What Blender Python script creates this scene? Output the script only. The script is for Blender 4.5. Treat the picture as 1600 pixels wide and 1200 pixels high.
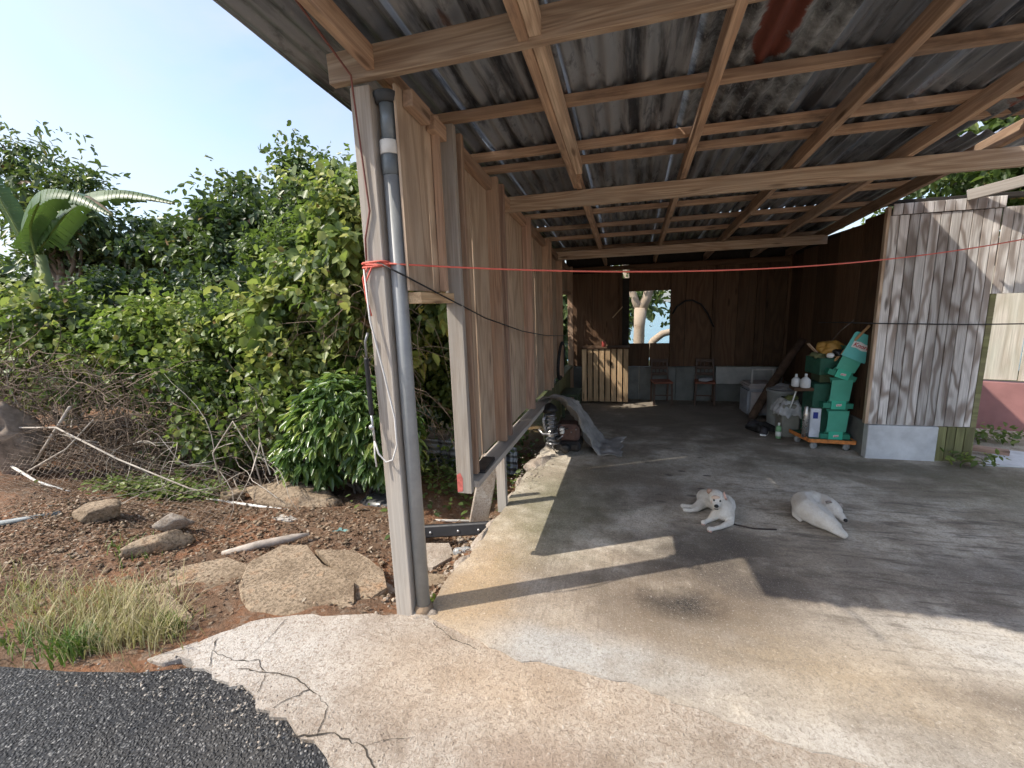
import bpy, bmesh, math, random
import numpy as np
from mathutils import Vector, Matrix, Euler

for o in list(bpy.data.objects):
    bpy.data.objects.remove(o)
SC = bpy.context.scene
COL = SC.collection
R = math.radians

# ------------------------------------------------------------------ camera
cam_data = bpy.data.cameras.new('camera')
cam = bpy.data.objects.new('camera', cam_data)
COL.objects.link(cam)
SC.camera = cam
YAW, PITCH, ROLL = R(15.1), R(10.15), R(-2.0)
cf = Vector((-math.sin(YAW) * math.cos(PITCH), math.cos(YAW) * math.cos(PITCH), -math.sin(PITCH)))
cr0 = Vector((math.cos(YAW), math.sin(YAW), 0))
cu0 = cr0.cross(cf)
cr = math.cos(ROLL) * cr0 + math.sin(ROLL) * cu0
cu = -math.sin(ROLL) * cr0 + math.cos(ROLL) * cu0
mw = Matrix((cr, cu, -cf)).transposed().to_4x4()
mw.translation = (0, 0, 1.65)
cam.matrix_world = mw
cam_data.sensor_width = 36.0
cam_data.lens = 690.0 / 1600.0 * 36.0
cam_data.clip_start = 0.05
cam_data.clip_end = 3000

# ------------------------------------------------------------------ sky, sun, exposure
SUN_DIR = Vector((-0.81, -0.42, 1.0)).normalized()      # towards the sun
SUN_EL = math.asin(SUN_DIR.z)
world = bpy.data.worlds.new('World')
SC.world = world
world.use_nodes = True
wn = world.node_tree
wn.nodes.clear()
w_out = wn.nodes.new('ShaderNodeOutputWorld')
w_bg = wn.nodes.new('ShaderNodeBackground')
w_sky = wn.nodes.new('ShaderNodeTexSky')
w_sky.sky_type = 'NISHITA'
w_sky.sun_disc = False
w_sky.sun_elevation = SUN_EL
w_sky.sun_rotation = math.atan2(SUN_DIR.x, SUN_DIR.y)
w_sky.air_density = 1.0
w_sky.dust_density = 2.2
w_sky.ozone_density = 2.0
w_tc = wn.nodes.new('ShaderNodeTexCoord')
w_map = wn.nodes.new('ShaderNodeMapping')
w_map.inputs['Scale'].default_value = (1.0, 1.0, 2.6)
w_noise = wn.nodes.new('ShaderNodeTexNoise')
w_noise.inputs['Scale'].default_value = 1.7
w_noise.inputs['Detail'].default_value = 6
w_noise.inputs['Roughness'].default_value = 0.52
w_noise.inputs['Distortion'].default_value = 0.5
w_ramp = wn.nodes.new('ShaderNodeMapRange')
w_ramp.inputs['From Min'].default_value = 0.42
w_ramp.inputs['From Max'].default_value = 0.66
w_ramp.inputs['To Min'].default_value = 0.0
w_ramp.inputs['To Max'].default_value = 0.8
w_mix = wn.nodes.new('ShaderNodeMix')
w_mix.data_type = 'RGBA'
w_mix.inputs['B'].default_value = (2.75, 2.85, 3.0, 1)
wn.links.new(w_tc.outputs['Generated'], w_map.inputs['Vector'])
wn.links.new(w_map.outputs['Vector'], w_noise.inputs['Vector'])
wn.links.new(w_noise.outputs['Fac'], w_ramp.inputs['Value'])
wn.links.new(w_ramp.outputs['Result'], w_mix.inputs['Factor'])
wn.links.new(w_sky.outputs['Color'], w_mix.inputs['A'])
wn.links.new(w_mix.outputs['Result'], w_bg.inputs['Color'])
w_bg.inputs['Strength'].default_value = 0.125
wn.links.new(w_bg.outputs['Background'], w_out.inputs['Surface'])

sun_data = bpy.data.lights.new('sun', 'SUN')
sun = bpy.data.objects.new('sun', sun_data)
COL.objects.link(sun)
sun_data.energy = 2.25
sun_data.angle = R(0.55)
sun_data.color = (1.0, 0.93, 0.82)
sun.rotation_euler = SUN_DIR.to_track_quat('Z', 'Y').to_euler()
sun.location = (-10, -5, 14)

SC.view_settings.view_transform = 'Standard'
SC.view_settings.look = 'None'
SC.view_settings.exposure = 1.35
SC.view_settings.gamma = 1.0
SC.view_settings.use_curve_mapping = False
SC.render.engine = 'CYCLES'
SC.cycles.max_bounces = 6
SC.cycles.diffuse_bounces = 3
SC.cycles.transmission_bounces = 6
SC.cycles.transparent_max_bounces = 6
SC.cycles.use_denoising = True
SC.cycles.adaptive_threshold = 0.03

# ------------------------------------------------------------------ object helpers
WM = {}          # world matrix of each object

def link(o, parent=None, M=None):
    COL.objects.link(o)
    M = M or Matrix()
    WM[o.name] = M
    if parent is not None:
        o.parent = parent
        o.matrix_local = WM[parent.name].inverted() @ M
    else:
        o.matrix_world = M
    return o

def tag(o, label=None, cat=None, group=None, kind=None):
    if label: o['label'] = label
    if cat: o['category'] = cat
    if group: o['group'] = group
    if kind: o['kind'] = kind
    return o

def empty(name, loc, label, cat, group=None):
    o = bpy.data.objects.new(name, None)
    o.empty_display_size = 0.1
    link(o, None, Matrix.Translation(loc))
    return tag(o, label, cat, group)

def mesh_obj(name, verts, faces, mat, parent=None, M=None, smooth=False):
    me = bpy.data.meshes.new(name)
    me.from_pydata([tuple(v) for v in verts], [], faces)
    me.update()
    if smooth:
        me.polygons.foreach_set('use_smooth', [True] * len(me.polygons))
    if mat: me.materials.append(mat)
    o = bpy.data.objects.new(name, me)
    return link(o, parent, M)

def bm_obj(name, bm, mat, parent=None, M=None, smooth=False):
    bmesh.ops.recalc_face_normals(bm, faces=bm.faces)
    me = bpy.data.meshes.new(name)
    bm.to_mesh(me)
    bm.free()
    if smooth:
        me.polygons.foreach_set('use_smooth', [True] * len(me.polygons))
    if mat: me.materials.append(mat)
    o = bpy.data.objects.new(name, me)
    return link(o, parent, M)

def np_mesh(name, V, F, mat, parent=None, M=None, tint=None, smooth=False):
    """fast mesh from numpy arrays: V (n,3), F (m,k) all faces with k corners"""
    me = bpy.data.meshes.new(name)
    V = np.asarray(V, dtype=np.float32); F = np.asarray(F, dtype=np.int32)
    m, k = F.shape
    me.vertices.add(len(V)); me.vertices.foreach_set('co', V.ravel())
    me.loops.add(m * k); me.loops.foreach_set('vertex_index', F.ravel())
    me.polygons.add(m)
    me.polygons.foreach_set('loop_start', np.arange(0, m * k, k, dtype=np.int32))
    me.polygons.foreach_set('loop_total', np.full(m, k, dtype=np.int32))
    if smooth: me.polygons.foreach_set('use_smooth', np.ones(m, dtype=bool))
    if tint is not None:
        at = me.attributes.new('tint', 'FLOAT', 'POINT')
        at.data.foreach_set('value', np.asarray(tint, dtype=np.float32))
    me.update(calc_edges=True)
    if mat: me.materials.append(mat)
    o = bpy.data.objects.new(name, me)
    return link(o, parent, M)

def frame(p0, p1, up=(0, 0, 1)):
    x = (Vector(p1) - Vector(p0)); L = x.length; x.normalize()
    u = Vector(up)
    if abs(x.dot(u)) > 0.98: u = Vector((0, 1, 0))
    y = u.cross(x).normalized(); z = x.cross(y)
    M = Matrix((x, y, z)).transposed().to_4x4()
    M.translation = Vector(p0)
    return M, L

def bm_box(bm, lo, hi):
    x0, y0, z0 = lo; x1, y1, z1 = hi
    v = [bm.verts.new(c) for c in ((x0,y0,z0),(x1,y0,z0),(x1,y1,z0),(x0,y1,z0),(x0,y0,z1),(x1,y0,z1),(x1,y1,z1),(x0,y1,z1))]
    for f in ((0,3,2,1),(4,5,6,7),(0,1,5,4),(1,2,6,5),(2,3,7,6),(3,0,4,7)):
        bm.faces.new([v[i] for i in f])
    return v

def lumber(name, p0, p1, w, h, mat, parent, up=(0, 0, 1), bev=0.0025, tag_label=None):
    """a sawn piece: length runs along local x from p0 to p1, w across (local y), h along up"""
    M, L = frame(p0, p1, up)
    bm = bmesh.new()
    bm_box(bm, (0, -w / 2, -h / 2), (L, w / 2, h / 2))
    if bev: bmesh.ops.bevel(bm, geom=bm.edges[:], offset=bev, segments=1, affect='EDGES')
    o = bm_obj(name, bm, mat, parent, M)
    if tag_label: o['label'] = tag_label
    return o

def block(name, lo, hi, mat, parent=None, bev=0.004, rot=0, seg=1):
    c = [(a + b) / 2 for a, b in zip(lo, hi)]
    c[2] = lo[2]
    M = Matrix.Translation(c) @ Matrix.Rotation(rot, 4, 'Z')
    bm = bmesh.new()
    d = [(b - a) / 2 for a, b in zip(lo, hi)]
    bm_box(bm, (-d[0], -d[1], 0), (d[0], d[1], 2 * d[2]))
    if bev: bmesh.ops.bevel(bm, geom=bm.edges[:], offset=bev, segments=seg, affect='EDGES')
    return bm_obj(name, bm, mat, parent, M)

def bm_tube(bm, pts, rad, n=8, cap=True):
    pts = [Vector(p) for p in pts]
    if not hasattr(rad, '__len__'): rad = [rad] * len(pts)
    rings = []
    prev = None
    for i, p in enumerate(pts):
        t = (pts[min(i + 1, len(pts) - 1)] - pts[max(i - 1, 0)]).normalized()
        if prev is None:
            a = Vector((0, 0, 1)) if abs(t.z) < 0.9 else Vector((1, 0, 0))
            s = t.cross(a).normalized()
        else:
            s = (prev - t * prev.dot(t)).normalized()
        prev = s
        b = t.cross(s)
        rings.append([bm.verts.new(p + (s * math.cos(2 * math.pi * k / n) + b * math.sin(2 * math.pi * k / n)) * rad[i]) for k in range(n)])
    for a, b in zip(rings, rings[1:]):
        for k in range(n):
            bm.faces.new((a[k], a[(k + 1) % n], b[(k + 1) % n], b[k]))
    if cap:
        bm.faces.new(rings[0][::-1]); bm.faces.new(rings[-1])

def tube(name, pts, rad, mat, parent=None, n=8, M=None, smooth=True):
    bm = bmesh.new()
    bm_tube(bm, pts, rad, n)
    return bm_obj(name, bm, mat, parent, M, smooth)

def bm_lathe(bm, prof, n=20, c=(0, 0, 0), sx=1, sy=1):
    rings = [[bm.verts.new((c[0] + r * math.cos(2 * math.pi * k / n) * sx, c[1] + r * math.sin(2 * math.pi * k / n) * sy, c[2] + z)) for k in range(n)] for r, z in prof]
    for a, b in zip(rings, rings[1:]):
        for k in range(n):
            bm.faces.new((a[k], a[(k + 1) % n], b[(k + 1) % n], b[k]))
    bm.faces.new(rings[0][::-1]); bm.faces.new(rings[-1])

def lathe(name, prof, mat, parent=None, M=None, n=20, sx=1, sy=1, smooth=True):
    bm = bmesh.new()
    bm_lathe(bm, prof, n, sx=sx, sy=sy)
    o = bm_obj(name, bm, mat, parent, M, smooth)
    return o

def prism(name, poly, z0, z1, mat, parent=None, M=None, bev=0):
    bm = bmesh.new()
    a = [bm.verts.new((x, y, z0)) for x, y in poly]
    b = [bm.verts.new((x, y, z1)) for x, y in poly]
    n = len(poly)
    bm.faces.new(a[::-1]); top = bm.faces.new(b)
    for i in range(n):
        bm.faces.new((a[i], a[(i + 1) % n], b[(i + 1) % n], b[i]))
    if bev: bmesh.ops.bevel(bm, geom=bm.edges[:], offset=bev, segments=1, affect='EDGES')
    return bm_obj(name, bm, mat, parent, M)

def smoothstep(a, b, x):
    t = np.clip((x - a) / (b - a), 0, 1)
    return t * t * (3 - 2 * t)

VN = {}
def vnoise(x, y, seed=0):
    """cheap smooth pseudo noise from summed sines, about -1..1"""
    if seed not in VN:
        r = np.random.RandomState(seed)
        VN[seed] = [(r.uniform(-1, 1), r.uniform(-1, 1), r.uniform(0, 6.28)) for k in range(5)]
    s = 0
    for k, (a, b, p) in enumerate(VN[seed]):
        s = s + np.sin((a * x + b * y) * (1.5 + k * 1.3) + p)
    return s / 3.2

# ------------------------------------------------------------------ material helpers
class NT:
    def __init__(self, name, rough=0.85, spec=0.3):
        self.m = bpy.data.materials.new(name)
        self.m.use_nodes = True
        self.t = self.m.node_tree
        self.b = self.t.nodes['Principled BSDF']
        self.out = self.t.nodes['Material Output']
        self.b.inputs['Roughness'].default_value = rough
        self.b.inputs['Specular IOR Level'].default_value = spec
    def n(self, typ, **kw):
        nd = self.t.nodes.new(typ)
        for k, v in kw.items():
            if hasattr(nd, k) and k not in ('Scale',): setattr(nd, k, v)
        return nd
    def put(self, sock, v):
        if hasattr(v, 'is_output') or isinstance(v, bpy.types.NodeSocket): self.t.links.new(v, sock)
        elif isinstance(v, (tuple, list)) and sock.type == 'RGBA' and len(v) == 3: sock.default_value = (*v, 1)
        else: sock.default_value = v
    def coord(self, kind='Object', scale=(1, 1, 1), rnd=False, off=(0, 0, 0), rot=(0, 0, 0)):
        tc = self.n('ShaderNodeTexCoord')
        v = tc.outputs[kind]
        if rnd:
            oi = self.n('ShaderNodeObjectInfo')
            mu = self.n('ShaderNodeVectorMath', operation='MULTIPLY_ADD')
            cx = self.n('ShaderNodeCombineXYZ')
            for i, k in enumerate((37.0, 71.0, 53.0)):
                mm = self.n('ShaderNodeMath', operation='MULTIPLY')
                self.put(mm.inputs[0], oi.outputs['Random']); mm.inputs[1].default_value = k
                self.t.links.new(mm.outputs[0], cx.inputs[i])
            ad = self.n('ShaderNodeVectorMath', operation='ADD')
            self.put(ad.inputs[0], v); self.put(ad.inputs[1], cx.outputs[0])
            v = ad.outputs[0]
        mp = self.n('ShaderNodeMapping')
        mp.inputs['Scale'].default_value = scale
        mp.inputs['Location'].default_value = off
        mp.inputs['Rotation'].default_value = rot
        self.put(mp.inputs['Vector'], v)
        return mp.outputs[0]
    def noise(self, vec, scale=1, detail=4, rough=0.55, dist=0.0, out='Fac'):
        nd = self.n('ShaderNodeTexNoise')
        self.put(nd.inputs['Vector'], vec)
        nd.inputs['Scale'].default_value = scale; nd.inputs['Detail'].default_value = detail
        nd.inputs['Roughness'].default_value = rough; nd.inputs['Distortion'].default_value = dist
        return nd.outputs[out]
    def voro(self, vec, scale=1, feature='F1', out='Distance', rnd=1.0):
        nd = self.n('ShaderNodeTexVoronoi', feature=feature)
        self.put(nd.inputs['Vector'], vec); nd.inputs['Scale'].default_value = scale
        nd.inputs['Randomness'].default_value = rnd
        return nd.outputs[out]
    def rng(self, v, a, b, c=0.0, d=1.0):
        nd = self.n('ShaderNodeMapRange')
        self.put(nd.inputs['Value'], v)
        for k, x in zip(('From Min', 'From Max', 'To Min', 'To Max'), (a, b, c, d)): nd.inputs[k].default_value = x
        return nd.outputs[0]
    def math(self, op, a, b=0.0, c=0.0):
        nd = self.n('ShaderNodeMath', operation=op)
        self.put(nd.inputs[0], a); self.put(nd.inputs[1], b); self.put(nd.inputs[2], c)
        return nd.outputs[0]
    def mix(self, f, a, b, blend='MIX'):
        nd = self.n('ShaderNodeMix', data_type='RGBA')
        nd.blend_type = blend
        self.put(nd.inputs[0], f); self.put(nd.inputs[6], a); self.put(nd.inputs[7], b)
        return nd.outputs[2]
    def ramp(self, f, stops):
        nd = self.n('ShaderNodeValToRGB')
        self.put(nd.inputs[0], f)
        e = nd.color_ramp.elements
        e[0].position, e[0].color = stops[0][0], (*stops[0][1], 1)
        e[1].position, e[1].color = stops[-1][0], (*stops[-1][1], 1)
        for p, c in stops[1:-1]:
            x = e.new(p); x.color = (*c, 1)
        return nd.outputs[0]
    def attr(self, name):
        nd = self.n('ShaderNodeAttribute', attribute_name=name)
        return nd.outputs['Fac']
    def rand(self):
        return self.n('ShaderNodeObjectInfo').outputs['Random']
    def blob(self, cx, cy, rx, ry, wob, soft=0.5):
        """mask 1 inside an ellipse in x,y of object space with a wobbly border (stains with their own shape)"""
        tc = self.n('ShaderNodeTexCoord')
        sx = self.n('ShaderNodeSeparateXYZ'); self.put(sx.inputs[0], tc.outputs['Object'])
        dx = self.math('DIVIDE', self.math('SUBTRACT', sx.outputs[0], cx), rx)
        dy = self.math('DIVIDE', self.math('SUBTRACT', sx.outputs[1], cy), ry)
        d = self.math('SQRT', self.math('ADD', self.math('MULTIPLY', dx, dx), self.math('MULTIPLY', dy, dy)))
        d = self.math('ADD', d, wob)
        return self.rng(d, 1.0 + soft, 1.0 - soft)
    def col(self, c): self.put(self.b.inputs['Base Color'], c)
    def rough(self, v): self.put(self.b.inputs['Roughness'], v)
    def bump(self, h, strength=0.4, dist=0.01, prev=None):
        nd = self.n('ShaderNodeBump')
        nd.inputs['Strength'].default_value = strength; nd.inputs['Distance'].default_value = dist
        self.put(nd.inputs['Height'], h)
        if prev is not None: self.put(nd.inputs['Normal'], prev)
        self.t.links.new(nd.outputs[0], self.b.inputs['Normal'])
        return nd.outputs[0]

def simple(name, c, rough=0.7, metal=0.0, spec=0.4, var=0.18, scale=9, bump=0.15):
    """plain coloured thing with mottling and fine relief"""
    t = NT(name, rough, spec)
    v = t.coord('Object', rnd=True)
    a = t.noise(v, scale, 5, 0.6)
    t.col(t.mix(t.rng(a, 0.3, 0.7), [x * (1 - var) for x in c], [min(1, x * (1 + var)) for x in c]))
    t.rough(t.rng(t.noise(v, scale * 2.3, 3), 0.3, 0.7, max(0.05, rough - 0.12), min(1, rough + 0.12)))
    t.b.inputs['Metallic'].default_value = metal
    if bump: t.bump(t.noise(v, scale * 8, 4), bump, 0.004)
    return t.m

def wood(name, light, dark, grey=None, greyness=0.5, bands=34, along=0.8, across=6.0, stain=None, rough=0.85, bandmix=0.75):
    """sawn wood; grain runs along local x; bands are the contour lines of a stretched noise"""
    t = NT(name, rough, 0.25)
    v = t.coord('Object', (along, across, across), rnd=True)
    n = t.noise(v, 1.0, 2, 0.45, 0.3)
    s = t.math('SINE', t.math('MULTIPLY', n, bands * 3.0))
    s = t.rng(s, -0.7, 0.95, 0, bandmix)
    fib = t.noise(t.coord('Object', (3, 130, 130), rnd=True), 1, 3, 0.6)
    c = t.mix(s, light, dark)
    c = t.mix(t.rng(fib, 0.35, 0.72, 0, 0.55), c, [x * 0.55 for x in dark])
    if grey:
        g = t.noise(t.coord('Object', (1.5, 5, 5), rnd=True), 1.3, 4, 0.6)
        c = t.mix(t.rng(g, 0.38, 0.66, 0, greyness), c, grey)
    if stain:
        g = t.noise(t.coord('Object', (1.2, 4, 4), rnd=True, off=(9, 4, 2)), 1.6, 5, 0.65)
        c = t.mix(t.rng(g, 0.56, 0.72, 0, 0.85), c, stain)
    kn = t.voro(t.coord('Object', (1.5, 7.5, 7.5), rnd=True, off=(3, 1, 5)), 1.0)
    c = t.mix(t.rng(kn, 0.13, 0.06, 0, 0.75), c, [x * 0.3 for x in dark])
    tone = t.rng(t.rand(), 0, 1, 0.7, 1.2)
    mul = t.n('ShaderNodeMix', data_type='RGBA'); mul.blend_type = 'MULTIPLY'; mul.inputs[0].default_value = 1
    cc = t.n('ShaderNodeCombineColor')
    for i in range(3): t.put(cc.inputs[i], tone)
    t.put(mul.inputs[6], c); t.put(mul.inputs[7], cc.outputs[0])
    t.col(mul.outputs[2])
    h = t.math('ADD', t.math('MULTIPLY', fib, 0.6), t.math('MULTIPLY', s, -0.5))
    t.bump(h, 0.5, 0.004)
    return t.m

def leaf_mat(name, stops, trans=0.45, rough=0.42, spec=0.45):
    t = NT(name, rough, spec)
    c = t.ramp(t.attr('tint'), stops)
    t.col(c)
    tr = t.n('ShaderNodeBsdfTranslucent')
    t.put(tr.inputs['Color'], t.mix(0.5, c, (0.16, 0.26, 0.02)))
    mx = t.n('ShaderNodeMixShader')
    mx.inputs[0].default_value = trans
    t.t.links.new(t.b.outputs[0], mx.inputs[1]); t.t.links.new(tr.outputs[0], mx.inputs[2])
    t.t.links.new(mx.outputs[0], t.out.inputs['Surface'])
    return t.m
# ------------------------------------------------------------------ materials of the setting
def m_slab():
    t = NT('slab_concrete', 0.8, 0.3)
    v = t.coord()
    wob = t.rng(t.noise(v, 2.4, 5, 0.66), 0.25, 0.75, -0.7, 0.7)
    fine = t.noise(t.coord('Object', rot=(0, 0, 0.35)), 44, 5, 0.75, 0.8)
    mid = t.noise(v, 6.5, 6, 0.68, 0.4)
    big = t.noise(t.coord('Object', (0.8, 1.3, 1), off=(4, 7, 0)), 1.5, 5, 0.62, 0.5)
    broom = t.noise(t.coord('Object', (58, 2.4, 1), rot=(0, 0, 0.05)), 1, 4, 0.65, 0.3)
    c = t.ramp(mid, [(0.30, (0.29, 0.235, 0.175)), (0.40, (0.50, 0.435, 0.345)), (0.54, (0.62, 0.55, 0.45)), (0.72, (0.70, 0.64, 0.55))])
    c = t.mix(t.rng(big, 0.46, 0.58, 0, 0.72), c, (0.265, 0.215, 0.16))
    c = t.mix(t.math('MULTIPLY', t.rng(broom, 0.46, 0.68, 0, 0.6), t.blob(-0.1, 2.3, 1.1, 0.5, wob, 0.6)), c, (0.17, 0.14, 0.11))
    def stain(cx, cy, rx, ry, col, amt, soft=0.7):
        nonlocal c
        c = t.mix(t.math('MULTIPLY', t.blob(cx, cy, rx, ry, wob, soft), amt), c, col)
    # weather-stained brown forecourt, broadened and darkened to tone down the sunlit front
    stain(0.3, 2.2, 1.9, 0.5, (0.25, 0.195, 0.145), 0.68, 0.6)
    # pale worn mortar band along the front of the slab
    stain(0.05, 1.86, 0.85, 0.13, (0.44, 0.435, 0.415), 0.75, 0.5)
    stain(0.95, 1.66, 0.5, 0.12, (0.44, 0.43, 0.41), 0.7, 0.5)
    stain(1.75, 2.25, 0.9, 0.22, (0.50, 0.485, 0.455), 0.75, 0.6)
    stain(0.5, 2.12, 0.25, 0.1, (0.48, 0.47, 0.44), 0.6, 0.6)
    # oil, soot, tannin and other patches
    stain(0.45, 2.30, 0.55, 0.42, (0.105, 0.075, 0.052), 0.8, 0.6)
    stain(0.31, 2.33, 0.17, 0.12, (0.02, 0.018, 0.018), 0.9, 0.5)
    stain(0.45, 2.9, 0.42, 0.26, (0.07, 0.058, 0.048), 0.85)
    stain(1.0, 2.62, 0.5, 0.12, (0.11, 0.09, 0.075), 0.6)
    stain(0.7, 3.1, 0.25, 0.12, (0.1, 0.085, 0.07), 0.55)
    stain(0.78, 2.58, 0.20, 0.10, (0.09, 0.075, 0.065), 0.6)
    stain(-0.88, 2.3, 0.22, 0.75, (0.50, 0.34, 0.18), 0.6)
    stain(1.0, 1.95, 0.65, 0.28, (0.44, 0.34, 0.22), 0.5)
    stain(-0.6, 3.45, 0.40, 0.7, (0.12, 0.12, 0.06), 0.75)
    stain(-0.1, 4.3, 0.45, 0.6, (0.14, 0.115, 0.08), 0.6)
    stain(0.6, 6.7, 2.8, 1.4, (0.13, 0.105, 0.08), 0.8, 0.5)  # broad dark brown tone over the rear floor
    stain(2.7, 4.7, 1.2, 0.28, (0.10, 0.085, 0.05), 0.8)
    stain(2.5, 2.95, 1.1, 0.28, (0.12, 0.10, 0.085), 0.75)
    stain(1.95, 1.78, 0.75, 0.2, (0.17, 0.145, 0.115), 0.85)
    stain(1.5, 1.98, 0.3, 0.08, (0.15, 0.12, 0.095), 0.7)
    stain(-0.35, 2.5, 0.25, 0.12, (0.2, 0.16, 0.12), 0.5)
    stain(3.2, 4.1, 0.8, 0.4, (0.14, 0.13, 0.07), 0.65)
    stain(0.35, 3.75, 0.3, 0.25, (0.15, 0.12, 0.095), 0.6)
    streak = t.noise(t.coord('Object', (2.6, 15, 1), rot=(0, 0, -0.35)), 1, 5, 0.7, 0.4)
    c = t.mix(t.math('MULTIPLY', t.rng(streak, 0.5, 0.62, 0, 0.8), t.blob(2.2, 3.1, 1.7, 1.1, wob, 0.5)), c, (0.12, 0.10, 0.08))
    # small dark wet spots
    sp = t.voro(t.coord('Object', (0.8, 1.5, 1)), 6.0)
    spm = t.math('MULTIPLY', t.rng(sp, 0.24, 0.17), t.blob(0.55, 4.25, 0.4, 0.75, wob, 0.4))
    c = t.mix(t.math('MULTIPLY', spm, 0.8), c, (0.065, 0.055, 0.048))
    c = t.mix(t.rng(fine, 0.5, 0.68, 0, 0.6), c, (0.17, 0.14, 0.11))
    vr = t.coord('Object', rot=(0, 0, 0.62))
    grit = t.noise(vr, 190, 3, 0.65, 1.2)
    c = t.mix(t.rng(grit, 0.6, 0.7, 0, 0.6), c, (0.10, 0.085, 0.07))
    c = t.mix(t.rng(grit, 0.38, 0.30, 0, 0.5), c, (0.66, 0.62, 0.56))
    g3 = t.noise(t.coord('Object', rot=(0, 0, 1.0)), 85, 4, 0.7, 1.0)
    c = t.mix(t.rng(g3, 0.53, 0.66, 0, 0.65), c, (0.16, 0.13, 0.10))
    c = t.mix(t.rng(g3, 0.42, 0.30, 0, 0.4), c, (0.68, 0.63, 0.56))
    t.col(c)
    t.rough(t.rng(mid, 0.3, 0.7, 0.68, 0.9))
    h = t.math('ADD', t.math('MULTIPLY', broom, 0.35), t.math('MULTIPLY', fine, 0.9))
    h = t.math('ADD', h, t.math('MULTIPLY', mid, 1.2))
    t.bump(h, 0.5, 0.01)
    return t.m

def m_apron():
    t = NT('apron_concrete', 0.9, 0.2)
    v = t.coord()
    wob = t.rng(t.noise(v, 2.6, 6, 0.62), 0.2, 0.8, -0.6, 0.6)
    mid = t.noise(v, 4.2, 6, 0.7, 0.4)
    vr = t.coord('Object', rot=(0, 0, 0.5)); g1 = t.noise(vr, 62, 4, 0.72, 0.9); g2 = t.noise(vr, 130, 3, 0.7, 0.9)
    c = t.ramp(mid, [(0.3, (0.27, 0.215, 0.165)), (0.45, (0.37, 0.31, 0.25)), (0.58, (0.44, 0.38, 0.315)), (0.72, (0.51, 0.46, 0.40))])
    c = t.mix(t.math('MULTIPLY', t.blob(-0.55, 1.6, 0.5, 0.2, wob, 0.8), 0.5), c, (0.52, 0.38, 0.25))
    c = t.mix(t.math('MULTIPLY', t.blob(-1.85, 1.5, 0.4, 0.3, wob, 0.8), 0.7), c, (0.56, 0.53, 0.485))
    c = t.mix(t.math('MULTIPLY', t.blob(-0.25, 1.28, 0.22, 0.1, wob, 0.8), 0.6), c, (0.25, 0.155, 0.10))
    c = t.mix(t.math('MULTIPLY', t.blob(1.6, 1.25, 1.3, 0.25, wob, 0.8), 0.6), c, (0.30, 0.26, 0.21))
    c = t.mix(t.math('MULTIPLY', t.blob(0.35, 1.2, 0.12, 0.07, wob, 0.8), 0.8), c, (0.12, 0.09, 0.07))
    c = t.mix(t.rng(g1, 0.50, 0.62, 0, 0.75), c, (0.23, 0.175, 0.13))
    c = t.mix(t.rng(g2, 0.56, 0.66, 0, 0.7), c, (0.13, 0.10, 0.08))
    c = t.mix(t.rng(g1, 0.40, 0.30, 0, 0.6), c, (0.60, 0.55, 0.485))
    t.col(c)
    h = t.math('ADD', t.math('MULTIPLY', g1, -1.4), t.math('MULTIPLY', mid, 1.0))
    t.bump(h, 0.7, 0.01)
    return t.m

def m_asphalt():
    t = NT('asphalt', 0.75, 0.4)
    v = t.coord()
    vw = t.n('ShaderNodeVectorMath', operation='MULTIPLY_ADD')
    t.put(vw.inputs[0], t.noise(v, 30, 2, out='Color')); vw.inputs[1].default_value = (0.02, 0.02, 0.02); t.put(vw.inputs[2], v)
    ag = t.voro(vw.outputs[0], 88)
    agc = t.voro(vw.outputs[0], 88, out='Color')
    sep = t.n('ShaderNodeSeparateColor'); t.put(sep.inputs[0], agc)
    big = t.noise(v, 1.6, 5, 0.6)
    c = t.ramp(sep.outputs[0], [(0.0, (0.022, 0.022, 0.024)), (0.55, (0.055, 0.054, 0.055)), (0.85, (0.12, 0.118, 0.115)), (1.0, (0.28, 0.27, 0.26))])
    c = t.mix(t.rng(ag, 0.35, 0.65, 0, 0.9), c, (0.012, 0.012, 0.013))
    c = t.mix(t.rng(big, 0.5, 0.75, 0, 0.3), c, (0.14, 0.125, 0.105))
    t.col(c)
    t.rough(t.rng(sep.outputs[1], 0, 1, 0.45, 0.9))
    t.bump(t.rng(ag, 0.0, 0.65, 1, 0), 0.9, 0.012)
    return t.m

def m_dirt():
    t = NT('dirt', 0.95, 0.15)
    v = t.coord()
    a = t.noise(v, 1.3, 6, 0.65)
    b = t.noise(v, 7, 6, 0.7)
    f = t.noise(v, 55, 4, 0.75)
    ch = t.voro(v, 34, out='Color')
    sep = t.n('ShaderNodeSeparateColor'); t.put(sep.inputs[0], ch)
    c = t.ramp(a, [(0.32, (0.10, 0.06, 0.037)), (0.46, (0.175, 0.105, 0.066)), (0.58, (0.26, 0.125, 0.066)), (0.72, (0.22, 0.155, 0.11))])
    c = t.mix(t.rng(b, 0.45, 0.7, 0, 0.6), c, (0.21, 0.16, 0.115))
    c = t.mix(t.rng(sep.outputs[0], 0.72, 0.95, 0, 0.55), c, (0.28, 0.225, 0.17))
    c = t.mix(t.rng(f, 0.5, 0.7, 0, 0.6), c, (0.045, 0.03, 0.02))
    # grass green far from the yard
    sx = t.n('ShaderNodeSeparateXYZ'); tc = t.n('ShaderNodeTexCoord'); t.put(sx.inputs[0], tc.outputs['Object'])
    c = t.mix(t.rng(sx.outputs[1], 5, 8, 0, 0.85), c, t.mix(b, (0.03, 0.045, 0.015), (0.07, 0.095, 0.03)))
    t.col(c)
    t.bump(t.math('ADD', t.math('MULTIPLY', b, 1.5), f), 0.9, 0.02)
    return t.m

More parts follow.
